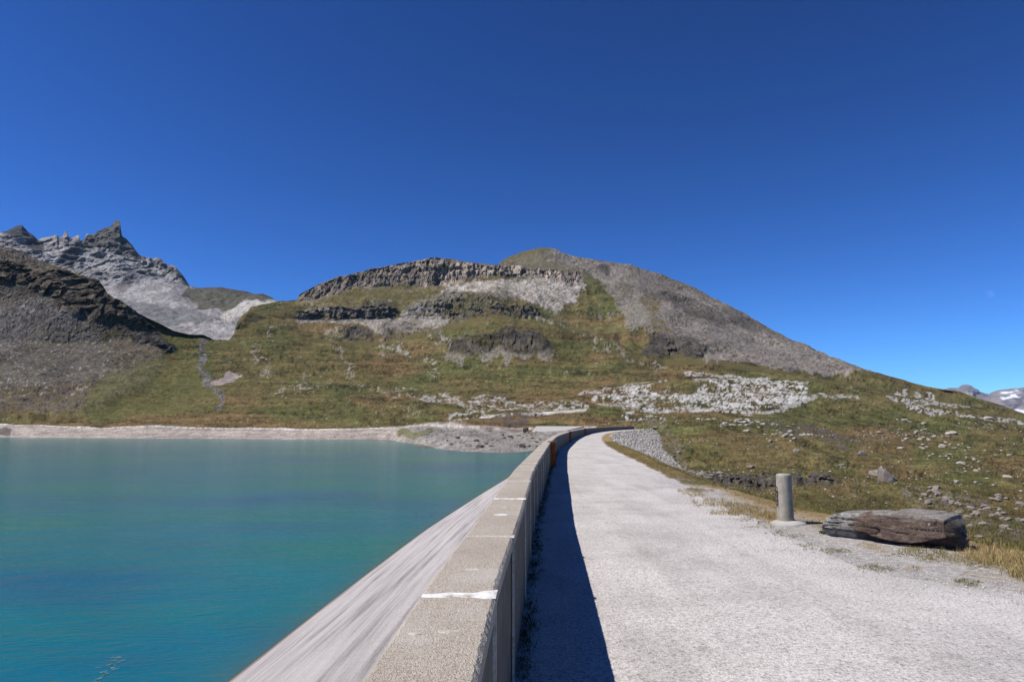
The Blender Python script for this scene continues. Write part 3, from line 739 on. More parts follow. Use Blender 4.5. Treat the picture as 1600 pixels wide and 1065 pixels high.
# ground height lookup on the terrain: nearest vertex in photo space
colpx = TPX[0]
def ground(px, py):
    j = int(np.clip(np.searchsorted(colpx, px), 1, len(colpx) - 1))
    return TERR[int(np.argmin(np.abs(TPY[:, j] - py))), j].copy()

# --- the road sheet
ys_r = np.concatenate([np.arange(-3, 20, .25), np.arange(20, 60, .5), np.arange(60, 222.1, 1.0)])
NC = 44
rows = []
for k in range(NC):
    s = k / (NC - 1)
    x = wall_x(ys_r) + (road_x(ys_r) + .12 + .18 * fbm(ys_r * 1.1, ys_r * 0, oct=3, s=17) - wall_x(ys_r)) * s
    z = np.array([crest_z(y) for y in ys_r]) + .012 * np.sin(s * 3.1) + .012 * fbm(x * .8, ys_r * .8, oct=3, s=3)
    rows.append(np.stack([x, ys_r, z], -1))
road = link('road', grid_mesh('road', np.array(rows)[::-1]), M['road'], kind='structure')

# --- dam body: concrete face towards the lake, grass and rubble slope on the other side
xs = wall_x(ys_r)
m = np.gradient(xs, ys_r); k_ = np.sqrt(1 + m * m)
off = np.interp(ys_r, [0, 88, 136, 222], [8.3, 9.0, 12.5, 16])
zc = np.array([crest_z(y) for y in ys_r])
NF = 60
rows = []; tints = []
for k in range(NF):
    s = k / (NF - 1) * 1.55
    x = xs - (THK - .01) * k_ - off * s
    z = -0.06 + zc * (1 - min(s, 1)) + (WATER + .06) * s
    rows.append(np.stack([x, ys_r, z + 0 * x], -1))
    tints.append(np.stack([np.full(len(ys_r), s), ys_r / 222, 0 * ys_r], -1))
dam = empty('dam', (0, 0, 0), label='long concrete faced dam sloping into the turquoise lake beside the road', cat='dam')
fm = grid_mesh('concrete_face', np.array(rows), np.array(tints))
link('concrete_face', fm, M['facing'], dam)

# grass / rubble slope, valley side
fb = lambda x, y, s: fbm(x, y, oct=4, s=s)
ND = 90
rows = []; cols = []
vx = verge_x(ys_r); rx = road_x(ys_r)
slope_w = np.interp(ys_r, [0, 30, 60, 222], [16, 14, 13, 13])
for k in range(ND):
    s = k / (ND - 1)
    if s < .3:
        q = s / .3
        x = rx - .25 + (vx - rx + .25) * q
        z = zc - .012 + .03 * q
        band = np.full(len(ys_r), q)
    else:
        q = (s - .3) / .7
        x = vx + slope_w * q
        z = zc + .018 - slope_w * (q * .55) + 0 * x
        band = 1 + np.full(len(ys_r), q)
    z = z + (.05 if s > .05 else .01) * fb(x * .7, ys_r * .7, 61) + .02 * fb(x * 3, ys_r * 3, 62)
    rows.append(np.stack([x, ys_r, z], -1))
    n1 = fb(x * .6, ys_r * .6, 63)
    straw = np.array([.25, .185, .095]); gr = np.array([.10, .10, .035]); stn = np.array([.24, .225, .21])
    c = lerp(np.tile(straw, (len(ys_r), 1)), gr, sstep(0.1, .6, n1 + .3 * (band > 1) - .3 * (ys_r > 22)))
    gv = (1 - sstep(.35, .8, band + n1 * .5)) * sstep(26, 18, ys_r)      # gravel among the grass near the road
    c = lerp(c, np.array([.36, .338, .315]), gv * sstep(-.75, -.2, fb(x * 2.2, ys_r * 2.2, 64)))
    rub = sstep(54, 62, ys_r + 3 * n1) * sstep(1.02, 1.04, band)
    c = lerp(c, stn, rub)
    gsl = sstep(1.03, 1.2, band) * (1 - rub)
    c = lerp(c, np.array([.055, .06, .02]), gsl * .9)
    cols.append(c)
link('verge', grid_mesh('verge', np.array(rows)[::-1], np.array(cols)[::-1]), M['verge'], kind='structure')

# --- parapet: wall blocks, cap slabs, mortar joints
par = empty('parapet_wall', (0, 0, 0), label='low grey concrete parapet running between the lake and the road', cat='wall')
joints = [-2.6, -.9, 0.85]
for a, b in ((766, 930.6), (800, 838), (819, 779)): joints.append(float(on_plane(a, b, .98)[1]))
joints += [8.9, 11.1, 13.1, 15.3]
while joints[-1] < 222: joints.append(joints[-1] + 2.15)
joints = [j for j in joints if j < 221.5] + [221.8]
strong = {j for i, j in enumerate(joints) if i in (3, 5, 10)}

def strip_box(Ya, Yb, e0, e1, zb, zt, n, rough=0.0, chip=0.0, seed=0, bev=.012):
    """box following the wall line; e0/e1: distance from the inner face to the lake side"""
    V = []; Fq = []
    yv = np.linspace(Ya, Yb, n + 1)
    x0 = wall_x(yv); mm = (wall_x(yv + .2) - wall_x(yv - .2)) / .4; kk = np.sqrt(1 + mm * mm)
    nx, ny = -1 / kk, mm / kk                              # towards the lake
    rs = np.random.default_rng(seed)
    for i in range(n + 1):
        cz = crest_z(yv[i])
        jit = rs.normal(0, 1, 4) * chip
        prof = [(e0, zb), (e0, zt - bev - abs(jit[0])), (e0 + bev + abs(jit[1]), zt), ((e0 + e1) / 2, zt + .002), (e1 - bev - abs(jit[2]), zt), (e1, zt - bev), (e1, zb)]
        for e, z in prof:
            V.append((x0[i] + nx[i] * e, yv[i] + ny[i] * e, z + cz))
    for i in range(n):
        for j in range(6):
            a = i * 7 + j; Fq.append((a, a + 7, a + 8, a + 1))
    me = bpy.data.meshes.new('part'); 
    ends = [tuple(range(6, -1, -1))[::-1], tuple(n * 7 + j for j in range(6, -1, -1))]
    me.from_pydata(V, [], Fq + ends); me.update()
    return me
for i, (a, b) in enumerate(zip(joints[:-1], joints[1:])):
    g = .006
    n = 3 if a > 30 else (80 if a < 7 else 14)
    setb = (0, .004, -.003, .005, .001)[i % 5]
    link('wall_block', strip_box(a + g, b - g, .0 + setb, THK - .01, -.30, .905, max(2, n // 4), seed=i), M['wall'], par)
    link('cap_slab', strip_box(a + g, b - g, -.012 + setb, THK, .906, .978 + (.002, -.002, .001)[i % 3], n, chip=.005 if a < 12 else .0, seed=900 + i), M['coping'], par)
# mortar
for i, j in enumerate(joints[1:-1], 1):
    if j > 75: break
    st = j in strong
    w = (.040 if st else .030) * (1 + .25 * math.sin(i * 2.3)) * (1 + j * .012)
    rs = np.random.default_rng(50 + i)
    n = 26; V = []; Fq = []
    x0 = float(wall_x(j)); mm = float(wall_x(j + .3) - wall_x(j - .3)) / .6; kk = math.sqrt(1 + mm * mm); nx, ny = -1 / kk, mm / kk; tx, ty = mm / kk, 1 / kk
    cz = crest_z(j)
    for q in range(n + 1):
        s = q / n
        e = -.016 + (THK + .004) * s
        wa = w * (.55 + .45 * (1 - s)) * (1 + .5 * vnoise(np.array([s * 7.0]), np.array([i * 3.1]), s=4)[0])
        wb = w * (.30 + (2.1 if i == 3 else 1.15) * (1 - s)) * (1 + .5 * vnoise(np.array([s * 6.0]), np.array([i * 9.1]), s=5)[0])
        for d, h in ((-wa, .977), (-wa * .6, .984), (wb * .6, .984), (wb, .977)):
            V.append((x0 + nx * e + tx * d, j + ny * e + ty * d, h + cz))
    for q in range(n):
        for r_ in range(3):
            a = q * 4 + r_; Fq.append((a, a + 1, a + 5, a + 4))
    me = bpy.data.meshes.new('mortar_joint'); me.from_pydata(V, [], Fq)
    mj = link('mortar_joint', me, M['mortar'] if st else M['mortar_dull'], par)
    if j < 30:      # pale run of mortar down the road side of the wall
        V = []; Fq = []; n = 16
        for q in range(n + 1):
            z = -.02 + (.98) * q / n + cz
            ww = .010 * (1 + .5 * rs.normal() * .3) + (.008 if st else 0)
            e = -.017
            for d, ee in ((-ww, e + .014), (-ww * .7, e), (ww * .7, e), (ww, e + .014)):
                V.append((x0 + nx * ee + tx * d, j + ny * ee + ty * d, z))
        for q in range(n):
            for r_ in range(3):
                a = q * 4 + r_; Fq.append((a, a + 4, a + 5, a + 1))
        me = bpy.data.meshes.new('mortar_run'); me.from_pydata(V, [], Fq)
        link('mortar_run', me, M['mortar_dull'], par)
def patch(px, py, wpx, seed, mat):
    p = on_plane(px, py, .982); half = wpx / 2 / F * p[1]
    rs = np.random.default_rng(seed); n = 22
    V = [(p[0], p[1], .9835)]; ang = np.linspace(0, 2 * math.pi, n, endpoint=False)
    for k, s_ in ((0, .75), (1, 1.0)):
        for q, a in enumerate(ang):
            r_ = 1 + .22 * vnoise(np.array([a * 1.3]), np.array([seed * 1.7]), s=9)[0]
            V.append((p[0] + math.cos(a) * half * r_ * s_, p[1] + math.sin(a) * half * .55 * r_ * s_, .9835 - k * .006))
    Fq = [(0, 1 + q, 1 + (q + 1) % n) for q in range(n)] 
    Fq += [(1 + q, 1 + n + q, 1 + n + (q + 1) % n, 1 + (q + 1) % n) for q in range(n)]
    me = bpy.data.meshes.new('mortar_patch'); me.from_pydata(V, [], Fq)
    link('mortar_patch', me, mat, par)
for i, (a, b, w) in enumerate([(740, 889, 30), (700, 986, 40), (650, 989, 22), (784, 803, 24), (822, 749, 13), (790, 792, 12)]): patch(a, b, w, i + 3, M['mortar'] if i in (3,) else M['mortar_dull'])

# --- rusty steel stop posts fixed to the road side of the parapet
def box_bm(bm, x0, x1, y0, y1, z0, z1):
    vs = [bm.verts.new(p) for p in ((x0, y0, z0), (x1, y0, z0), (x1, y1, z0), (x0, y1, z0), (x0, y0, z1), (x1, y0, z1), (x1, y1, z1), (x0, y1, z1))]
    for f in ((0, 3, 2, 1), (4, 5, 6, 7), (0, 1, 5, 4), (1, 2, 6, 5), (2, 3, 7, 6), (3, 0, 4, 7)): bm.faces.new([vs[i] for i in f])
def bm_mesh(name, fn, bevel=0.0):
    bm = bmesh.new(); fn(bm)
    if bevel: bmesh.ops.bevel(bm, geom=bm.edges[:], offset=bevel, segments=1, affect='EDGES')
    me = bpy.data.meshes.new(name); bm.to_mesh(me); bm.free(); return me
for i, (Yp, lab) in enumerate([(27.5, 'nearest rusty steel bracket standing against the parapet, orange in the sun'), (66, 'middle rusty steel bracket farther along the parapet'), (106, 'farthest small rusty bracket where the parapet bends')]):
    s = 1.0
    x = float(wall_x(Yp)); mm = float(wall_x(Yp + .5) - wall_x(Yp - .5)); cz = crest_z(Yp)
    e = empty('steel_bracket', (x + .015, Yp, cz), -math.atan(mm), label=lab, cat='bracket', group='rusty brackets along the parapet')
    link('web_plate', bm_mesh('web_plate', lambda bm: box_bm(bm, 0, .21, -.008, .008, .02, 1.0), .003), M['rust'], e)
    link('flange', bm_mesh('flange', lambda bm: box_bm(bm, .0, .012, -.08, -.010, .02, 1.0), .003), M['rust'], e)
    link('flange', bm_mesh('flange', lambda bm: box_bm(bm, .0, .012, .010, .08, .02, 1.0), .003), M['rust'], e)
    link('cap_bar', bm_mesh('cap_bar', lambda bm: box_bm(bm, -.10, .25, -.05, .05, 1.003, 1.05), .004), M['stone_brown'], e)

# --- lake
ysl = np.concatenate([np.arange(-60, 60, 2), np.arange(60, 440, 6)])
xr = np.where(ysl < 222, wall_x(np.clip(ysl, -3, 222)) - .31 - np.interp(ysl, [0, 88, 136, 222], [8.3, 9.0, 12.5, 16]) * .9, 26)
sN = np.concatenate([np.linspace(0, 1, 30) ** 2 * 12, [16, 22, 30, 45, 70, 110, 180, 300, 500, 900]])
rows = []; cc = []
for s in sN:
    rows.append(np.stack([xr - s, ysl, 0 * ysl + WATER], -1))
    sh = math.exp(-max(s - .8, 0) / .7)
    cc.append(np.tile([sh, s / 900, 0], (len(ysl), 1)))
t = NT('lake_water', 0.12, 0.20)
t.b.inputs['IOR'].default_value = 1.333
a = t.attr('tint'); sepn = t.n.new('ShaderNodeSeparateColor'); t.l.new(a.outputs['Color'], sepn.inputs[0])
ln = t.noise(0.030, 4, 0.6, t.scaled((1, 1.6, 1)))
lm = t.noise(0.05, 5, 0.6, t.scaled((1, 2.0, 1)))
deep = t.ramp(ln, [(0.34, (.003, .090, .155)), (0.50, (.003, .125, .152)), (0.68, (.010, .145, .105))])
deep = t.mix(t.ramp(lm, [(0.4, 0.0), (0.75, .5)]), deep, (.008, .105, .100))
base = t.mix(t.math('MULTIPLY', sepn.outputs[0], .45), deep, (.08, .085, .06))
t.color(base)
w1_ = t.noise(1.6, 4, 0.6, t.scaled((1.0, 2.2, 1))); w2_ = t.noise(0.25, 3, 0.6, t.scaled((1, 2, 1)))
t.bump(t.math('ADD', t.math('MULTIPLY', w1_, .5), w2_), 0.6, 0.20)
M['water'] = t.m
link('lake', grid_mesh('lake', np.array(rows), np.array(cc)), M['water'], kind='structure')

# --- thin foam drifting on the water near the dam
V = []; Fq = []
for (ax_, ay_), n_ in (((162, 1052), 9), ((176, 1040), 9), ((187, 1030), 7), ((150, 1062), 6)):
    for _ in range(n_):
        c_ = on_plane(ax_ + random.gauss(0, 5), ay_ + random.gauss(0, 4), WATER + .012); L = random.uniform(.03, .13); a_ = random.gauss(.9, .5)
        k0 = len(V)
        for q in range(8):
            th = q * math.pi / 4; r_ = random.uniform(.6, 1.2)
            ex, ey = math.cos(th) * L * r_, math.sin(th) * L * .28 * r_
            V.append((c_[0] + ex * math.cos(a_) - ey * math.sin(a_), c_[1] + ex * math.sin(a_) + ey * math.cos(a_), c_[2]))
        Fq.append(tuple(range(k0, k0 + 8)))
me = bpy.data.meshes.new('foam'); me.from_pydata(V, [], Fq)
fm_ = NT('foam_film', .9, .1); fm_.color((.10, .20, .23)); link('foam', me, fm_.m, kind='stuff', label='thin pale foam streak on the water')

# --- concrete slab and drain drum at the far end of the wall, lake side
pc = NT('pale_concrete', 0.9, 0.2); n = pc.noise(1.5, 6, 0.7)
pc.color(pc.ramp(n, [(0.3, (.28, .265, .24)), (0.7, (.42, .40, .37))])); pc.bump(n, 0.4, 0.02); M['concrete'] = pc.m
def ramp_bm(bm):
    pts = [ground(px, py) + np.array([0, 0, h]) for px, py, h in ((830, 676, .2), (886, 676, .2), (912, 670, .5), (838, 669.5, .5))]
    top = [bm.verts.new(p) for p in pts]; bot = [bm.verts.new((p[0], p[1], p[2] - 1.2)) for p in pts]
    bm.faces.new(top); bm.faces.new(bot[::-1])
    for i in range(4): bm.faces.new((top[i], bot[i], bot[(i + 1) % 4], top[(i + 1) % 4]))
link('concrete_apron', bm_mesh('concrete_apron', ramp_bm, .05), M['concrete'], label='pale flat concrete apron on the lake side of the far parapet', cat='apron')
def lathe(prof, n=32, seed=0, wob=0.0, cap=True):
    V = []; Fq = []
    for r_, z in prof:
        for k in range(n):
            a = 2 * math.pi * k / n
            q = 1 + wob * float(ihash(np.array([k]), np.array([int(z * 50)]), np.array([0]), seed)[0] - .5)
            V.append((r_ * q * math.cos(a), r_ * q * math.sin(a), z))
    for i in range(len(prof) - 1):
        for k in range(n):
            Fq.append((i * n + k, i * n + (k + 1) % n, (i + 1) * n + (k + 1) % n, (i + 1) * n + k))
    if cap: Fq.append(tuple((len(prof) - 1) * n + k for k in range(n))); Fq.append(tuple(range(n))[::-1])
    me = bpy.data.meshes.new('lathe'); me.from_pydata(V, [], Fq); me.update()
    me.polygons.foreach_set('use_smooth', [len(p.vertices) == 4 for p in me.polygons])
    return me
dp = ground(820.5, 677)
dr = empty('drain_shaft', dp, label='short round grey concrete shaft beside the pale apron above the shore', cat='shaft')
dr.scale = (2.2, 2.2, 2.2)
link('barrel', lathe([(.46, -1.2), (.46, .62), (.50, .63), (.50, .74), (.46, .78)], 24), M['stone_grey'], dr)
link('lid', lathe([(.40, .783), (.38, .83), (.05, .85)], 20), M['stone_dark'], dr)

# ================================================================== bollard
base_p = on_plane(1228, 817, 0.03)
bo = empty('concrete_bollard', (base_p[0], base_p[1], 0.0), .3, label='round weathered concrete post with domed top on a pale footing at the road edge', cat='bollard')
t = NT('post_concrete', 0.92, 0.2)
n = t.noise(7, 6, 0.72); st = t.noise(3, 5, 0.7, t.scaled((7, 7, .8))); n2 = t.noise(60, 3, .6); ring = t.noise(2.2, 2, .5, t.scaled((.3, .3, 6)))
b_ = t.ramp(n, [(0.3, (.20, .18, .145)), (0.55, (.31, .285, .235)), (0.8, (.40, .375, .32))])
b_ = t.mix(t.ramp(st, [(0.5, 0.0), (0.72, .55)]), b_, (.15, .13, .10))
b_ = t.mix(t.ramp(ring, [(0.62, 0.0), (0.7, .3)]), b_, (.16, .14, .11))
t.color(b_); t.bump(t.math('ADD', n, t.math('MULTIPLY', n2, .5)), 0.6, 0.008); M['post'] = t.m
H_ = .86
prof = [(.136, -.05), (.136, .02), (.134, .2), (.131, .4), (.128, .6), (.125, .80), (.124, .835), (.120, .847), (.108, .856), (.07, .864), (.03, .867)]
sh = lathe(prof, 40, 3, .012)
for v in sh.vertices:   # chip and lift seam
    a_ = math.atan2(v.co.y, v.co.x)
    f = 1 + .010 * vnoise(np.array([a_ * 2.0]), np.array([v.co.z * 9]), s=77)[0]
    v.co.x *= f; v.co.y *= f
link('shaft', sh, M['post'], bo)
fo = lathe([(.27, -.08), (.27, .02), (.24, .05), (.18, .075), (.137, .085)], 30, 5, .10)
for v in fo.vertices: v.co.x *= 1.15; v.co.y *= .85
ftm = link('footing', fo, M['concrete'], bo); ftm.location = (.03, -.02, .0)
ftm.rotation_euler = (0, 0, -.5)
mt = NT('rusty_iron', 0.6, 0.4); mt.color(mt.ramp(mt.noise(30, 4), [(0.3, (.03, .02, .015)), (0.7, (.12, .06, .035))])); mt.b.inputs['Metallic'].default_value = .4; M['iron'] = mt.m
def torus(R_, r_, n=16, k=6, sy=1.0):
    V = []; Fq = []
    for i in range(n):
        a = 2 * math.pi * i / n
        for j in range(k):
            b = 2 * math.pi * j / k
            V.append(((R_ + r_ * math.cos(b)) * math.cos(a), r_ * math.sin(b), (R_ * sy + r_ * math.cos(b)) * math.sin(a)))
    for i in range(n):
        for j in range(k):
            Fq.append((i * k + j, i * k + (j + 1) % k, ((i + 1) % n) * k + (j + 1) % k, ((i + 1) % n) * k + j))
    me = bpy.data.meshes.new('ring'); me.from_pydata(V, [], Fq); me.polygons.foreach_set('use_smooth', [True] * len(Fq)); return me
ca, sa = math.cos(-2.95 - .3), math.sin(-2.95 - .3)
eye = link('ring_bolt', torus(.030, .007, sy=1.3), M['iron'], bo); eye.location = (ca * .148, sa * .148, .60); eye.rotation_euler = (0, 0, .4)
chain = empty('chain', (0, 0, 0), parent=bo)
lk = torus(.017, .0045, 12, 5, 1.4)
for k in range(7):
    o = link('chain_link', lk, M['iron'], chain)
    o.location = (ca * (.152 - .0005 * k), sa * .152, .555 - k * .036); o.rotation_euler = (0, .05 * (-1) ** k, .4 + (math.pi / 2) * (k % 2))

# ================================================================== rock bench
loc = [ # s, top-back y, top-front y, bottom y of the front, depth of front
 (1286, 812, 817, 822, 10.75), (1290, 801, 809, 824, 10.70), (1298, 795, 805.5, 825, 10.62), (1310, 790, 805, 826, 10.52), (1330, 790.5, 805.5, 828, 10.35), (1350, 791, 805.5, 831, 10.2), (1362, 791, 804, 837, 10.1),
 (1380, 791.5, 803.5, 842, 9.98), (1400, 792, 803, 846, 9.85), (1420, 793, 804, 849, 9.72), (1440, 794, 806, 847, 9.6), (1455, 795, 808, 844, 9.52), (1468, 796, 810, 842, 9.45), (1476, 798, 813, 840, 9.40), (1479, 803, 818, 838, 9.40)]
BA = on_plane(1287, 832, 0.0); BB = on_plane(1480, 858, 0.0)
ax = (BB - BA); ax[2] = 0; ax /= np.linalg.norm(ax); back = np.array([-ax[1], ax[0], 0])
if back[1] < 0: back = -back
NB = 160; NR = 150
sl = np.linspace(0, 1, NB)
lk_ = np.array(loc); pxv = np.interp(sl, np.linspace(0, 1, len(loc)), lk_[:, 0])
tb, tf, bf, dpth = [np.interp(pxv, lk_[:, 0], lk_[:, i]) for i in (1, 2, 3, 4)]
rings = []
W_ = .52
for i in range(NB):
    A = unproj(pxv[i], tf[i], dpth[i]); Bt = unproj(pxv[i], bf[i], dpth[i])
    wloc = W_ * (0.35 + .65 * min(1, sl[i] / .06))
    zt = A[2] + .015; zb = Bt[2]
    zback = zt + .06 - .05 * abs(sl[i] - .5)
    ctl = [Bt + [0, 0, 0], Bt * .35 + A * .65 + (-back * .02), A, A + back * wloc * .35 + [0, 0, .035], A + back * wloc * .95 + [0, 0, .045], A + back * wloc * 1.02 + [0, 0, -.10],
           np.array([A[0], A[1], -.06]) + back * wloc * .95, np.array([A[0], A[1], -.08]) + back * (.24 if sl[i] > .55 else .14), Bt + back * (.16 if sl[i] > .3 else .05) + [0, 0, .01]]
    ctl = np.array(ctl + [ctl[0]])
    seg = np.r_[0, np.cumsum(np.linalg.norm(np.diff(ctl, axis=0), axis=1))]; seg /= seg[-1]
    q = np.linspace(0, 1, NR, endpoint=False)
    rings.append(np.stack([np.interp(q, seg, ctl[:, c]) for c in range(3)], -1))
R_ = np.array(rings)
# right end leans away: slide the last rings for a sloping broken end
cen = R_.mean(1, keepdims=True)
along = ((R_ - BA) @ ax); depth_ = ((R_ - BA) @ back)
lay = vnoise(along * 3.0, R_[..., 2] * 34, depth_ * 3.0, s=801) * .6 + vnoise(along * 7, R_[..., 2] * 90, depth_ * 7, s=802) * .3
lump = fbm(along * 4, R_[..., 2] * 6, depth_ * 4, oct=4, s=803)
nrm = R_ - cen; nrm -= (nrm @ ax)[..., None] * ax; nrm /= np.linalg.norm(nrm, axis=-1, keepdims=True) + 1e-9
crack = -np.clip(.10 - np.abs(vnoise(along * 1.4, R_[..., 2] * 20, s=805)), 0, 1) * (depth_ < .30) * 6.0 * .06
crk = np.zeros(along.shape)
for a0_, a1_, dd, zz_, sl_, wd_, dp_ in [(.05, .75, .00, .285, .05, .010, .05), (.25, .95, .03, .355, .03, .008, .05), (.05, .62, .0, .20, .10, .007, .035), (.7, 1.55, .0, .385, .02, .007, .04), (.0, .5, .0, .14, .12, .006, .03), (.95, 1.45, .0, .30, .03, .005, .02), (.6, 1.5, .0, .34, .05, .005, .025), (.85, 1.6, .0, .22, -.04, .004, .02)]:
    zl = zz_ + sl_ * (along - a0_) + .012 * vnoise(along * 9, along * 0, s=int(zz_ * 999)) 
    mm_ = np.exp(-((R_[..., 2] - zl) / wd_) ** 2) * sstep(a0_ - .05, a0_ + .1, along) * sstep(a1_ + .05, a1_ - .1, along) * (depth_ < .10)
    crk = np.maximum(crk, mm_ * dp_)
for a0_, a1_, dd, wd_ in [(.1, 1.0, .16, .012), (.3, 1.5, .26, .010), (.0, .7, .36, .012), (.6, 1.6, .40, .010)]:
    dl = dd + .04 * vnoise(along * 5, along * 0, s=int(dd * 999))
    crk = np.maximum(crk, np.exp(-((depth_ - dl) / wd_) ** 2) * sstep(a0_ - .05, a0_ + .1, along) * sstep(a1_ + .05, a1_ - .1, along) * (R_[..., 2] > .25) * .035)
R_ = R_ - nrm * crk[..., None]
R_ = R_ + nrm * (lay * .010 * (1 - .6 * (R_[..., 2] > .36)) + lump * .016 + crack)[..., None]
R_ += ax * (.03 * lump * (sl > .9)[:, None])[..., None]
V = R_.reshape(-1, 3); Fq = []
for i in range(NB - 1):
    for j in range(NR):
        Fq.append((i * NR + j, i * NR + (j + 1) % NR, (i + 1) * NR + (j + 1) % NR, (i + 1) * NR + j))
# end caps as rings shrinking to the middle
def cap(Vl, Fl, ring_idx, outv, flip):
    ids = list(ring_idx); c = np.mean([Vl[i] for i in ids], 0)
    prev = ids
    for s_, o_ in ((.75, .5), (.45, .8), (.15, 1.0)):
        new = []
        for i in ids:
            p = c + (Vl[i] - c) * s_
            p = p + outv * o_ * (1 + .8 * vnoise(np.array([p[0] * 9]), np.array([p[2] * 12]), s=5)[0])
            new.append(len(Vl)); Vl.append(p)
        for j in range(len(ids)):
            f = (prev[j], prev[(j + 1) % len(ids)], new[(j + 1) % len(ids)], new[j])
            Fl.append(f[::-1] if flip else f)
        prev = new
    Fl.append(tuple(prev[::-1]) if flip else tuple(prev))
Vl = [v for v in V]
cap(Vl, Fq, range(NR), -ax * .05, True)
cap(Vl, Fq, range((NB - 1) * NR, NB * NR), ax * .10 , False)
Vl = np.array(Vl)
al = (Vl - BA) @ ax; de = (Vl - BA) @ back
L_ = np.linalg.norm(BB - BA)
sN_ = al / L_
brown = sstep(.30, .38, sN_ - .10 * np.abs((Vl[:, 2] - .22) / .2) + .02 * vnoise(al * 12, Vl[:, 2] * 12, s=9)) * (de < .10) * (Vl[:, 2] < .415)
n1 = fbm(al * 7, Vl[:, 2] * 13, de * 7, oct=5, s=811)
c = np.tile(np.array([.245, .235, .215]), (len(Vl), 1)) * (1 + .8 * n1)[:, None]
c = lerp(c, [.26, .25, .23], sstep(.1, .5, fbm(al * 3, Vl[:, 2] * 9, de * 3, oct=4, s=812)) * .6)
cb = np.array([.125, .092, .074]) * (1 + .9 * n1)[:, None]
cb = lerp(cb, [.21, .15, .11], sstep(.15, .5, fbm(al * 8, Vl[:, 2] * 16, oct=4, s=813)) * .6)
c = c * (1 - brown[:, None]) + cb * brown[:, None]
c = lerp(c, [.22, .19, .165], sstep(.4, .8, sN_) * (Vl[:, 2] > .40) * .6)
lich = sstep(.62, .75, fbm(al * 11, Vl[:, 2] * 14, de * 11, oct=3, s=814))
c = lerp(c, [.55, .50, .44], lich)
t = NT('layered_schist', 0.9, 0.2)
a = t.attr().outputs['Color']; n = t.noise(24, 5, 0.7); n2 = t.noise(5, 6, .75, t.scaled((2.2, 2.2, 9))); n5 = t.noise(70, 3, .6)
t.color(t.mix(1.0, a, t.ramp(n, [(0.3, .6), (0.7, 1.4)]), 'MULTIPLY')); t.bump(t.math('ADD', t.math('ADD', n, n5), n2), 1.0, 0.022); M['schist'] = t.m
bme = bpy.data.meshes.new('stone_bench'); bme.from_pydata([tuple(v) for v in Vl], [], Fq); bme.update()
at = bme.color_attributes.new('tint', 'FLOAT_COLOR', 'POINT'); c4 = np.ones((len(Vl), 4), np.float32); c4[:, :3] = np.clip(c, .015, .7); at.data.foreach_set('color', c4.reshape(-1))
bme.polygons.foreach_set('use_smooth', [len(p.vertices) == 4 for p in bme.polygons])
link('stone_bench', bme, M['schist'], label='long layered grey and brown slab of rock lying at the road edge beside the post', cat='boulder')

# ================================================================== stones
def ico(sub):
    bm = bmesh.new(); bmesh.ops.create_icosphere(bm, subdivisions=sub, radius=1.0)
    V = np.array([v.co[:] for v in bm.verts]); Fq = np.array([[v.index for v in f.verts] for f in bm.faces]); bm.free()
    return V, Fq
def rock_shape(sub, seed, flat=.6, cut=5):
    V, Fq = ico(sub); V = V.copy(); rs = np.random.default_rng(seed)
    for _ in range(cut + 4):                                  # chisel with planes
        n = rs.normal(0, 1, 3); n /= np.linalg.norm(n); d = rs.uniform(.45, .8)
        h = V @ n; over = np.clip(h - d, 0, None); V -= n * over[:, None]
    V *= 1 + .10 * vnoise(V[:, 0] * 2.4 + seed, V[:, 1] * 2.4, V[:, 2] * 2.4, s=seed)[:, None]
    V += .035 * vnoise(V[:, 0] * 7 + seed, V[:, 1] * 7, V[:, 2] * 7, s=seed)[:, None]
    V[:, 2] *= flat
    return V, Fq
ROCKS = []
for k in range(10):
    V, Fq = rock_shape(3 if k < 5 else 2, 40 + k, (.55, .7, .45, .8, .6)[k % 5])
    ROCKS.append((V, Fq))
SMALL = [rock_shape(1, 80 + k, .7, 3) for k in range(6)]

def scatter_rocks(spec, name, label, cat, group, mat, ks):
    out = []
    spec = sorted(spec) if isinstance(label, str) else spec
    def ordn(k): return '%d%s' % (k, 'th' if 10 <= k % 100 <= 20 else {1: 'st', 2: 'nd', 3: 'rd'}.get(k % 10, 'th'))
    if isinstance(label, str):
        md = sorted(s_[2] for s_ in spec)[len(spec) // 2]
        label = ['%s%s, %s from left' % ('large ' if s_[2] > md * 1.25 else 'small ' if s_[2] < md * .8 else '', label, ordn(k + 1)) for k, s_ in enumerate(spec)]
    for q, (px, py, w) in enumerate(spec):
        g = ground(px, py); size = w / F * g[1] / 2
        V, Fq = ROCKS[ks[q % len(ks)]]
        key = (name, ks[q % len(ks)], mat)
        me = meshes.get(key)
        if me is None:
            me = raw_mesh(name, V, Fq, smooth=False); me.materials.append(M[mat]); meshes[key] = me
        o = link(name, me, None, label=label if isinstance(label, str) else label[q], cat=cat, group=group)
        tall = 2.1 if w > 20 and g[1] < 150 else 1.0
        o.location = (g[0], g[1], g[2] + size * .12); o.scale = (size, size * rng.uniform(.7, 1.1), size * rng.uniform(.7, 1.0) * tall)
        o.rotation_euler = (rng.uniform(-.25, .25), rng.uniform(-.25, .25), rng.uniform(0, 6.28))
        out.append(o)
    return out
meshes = {}
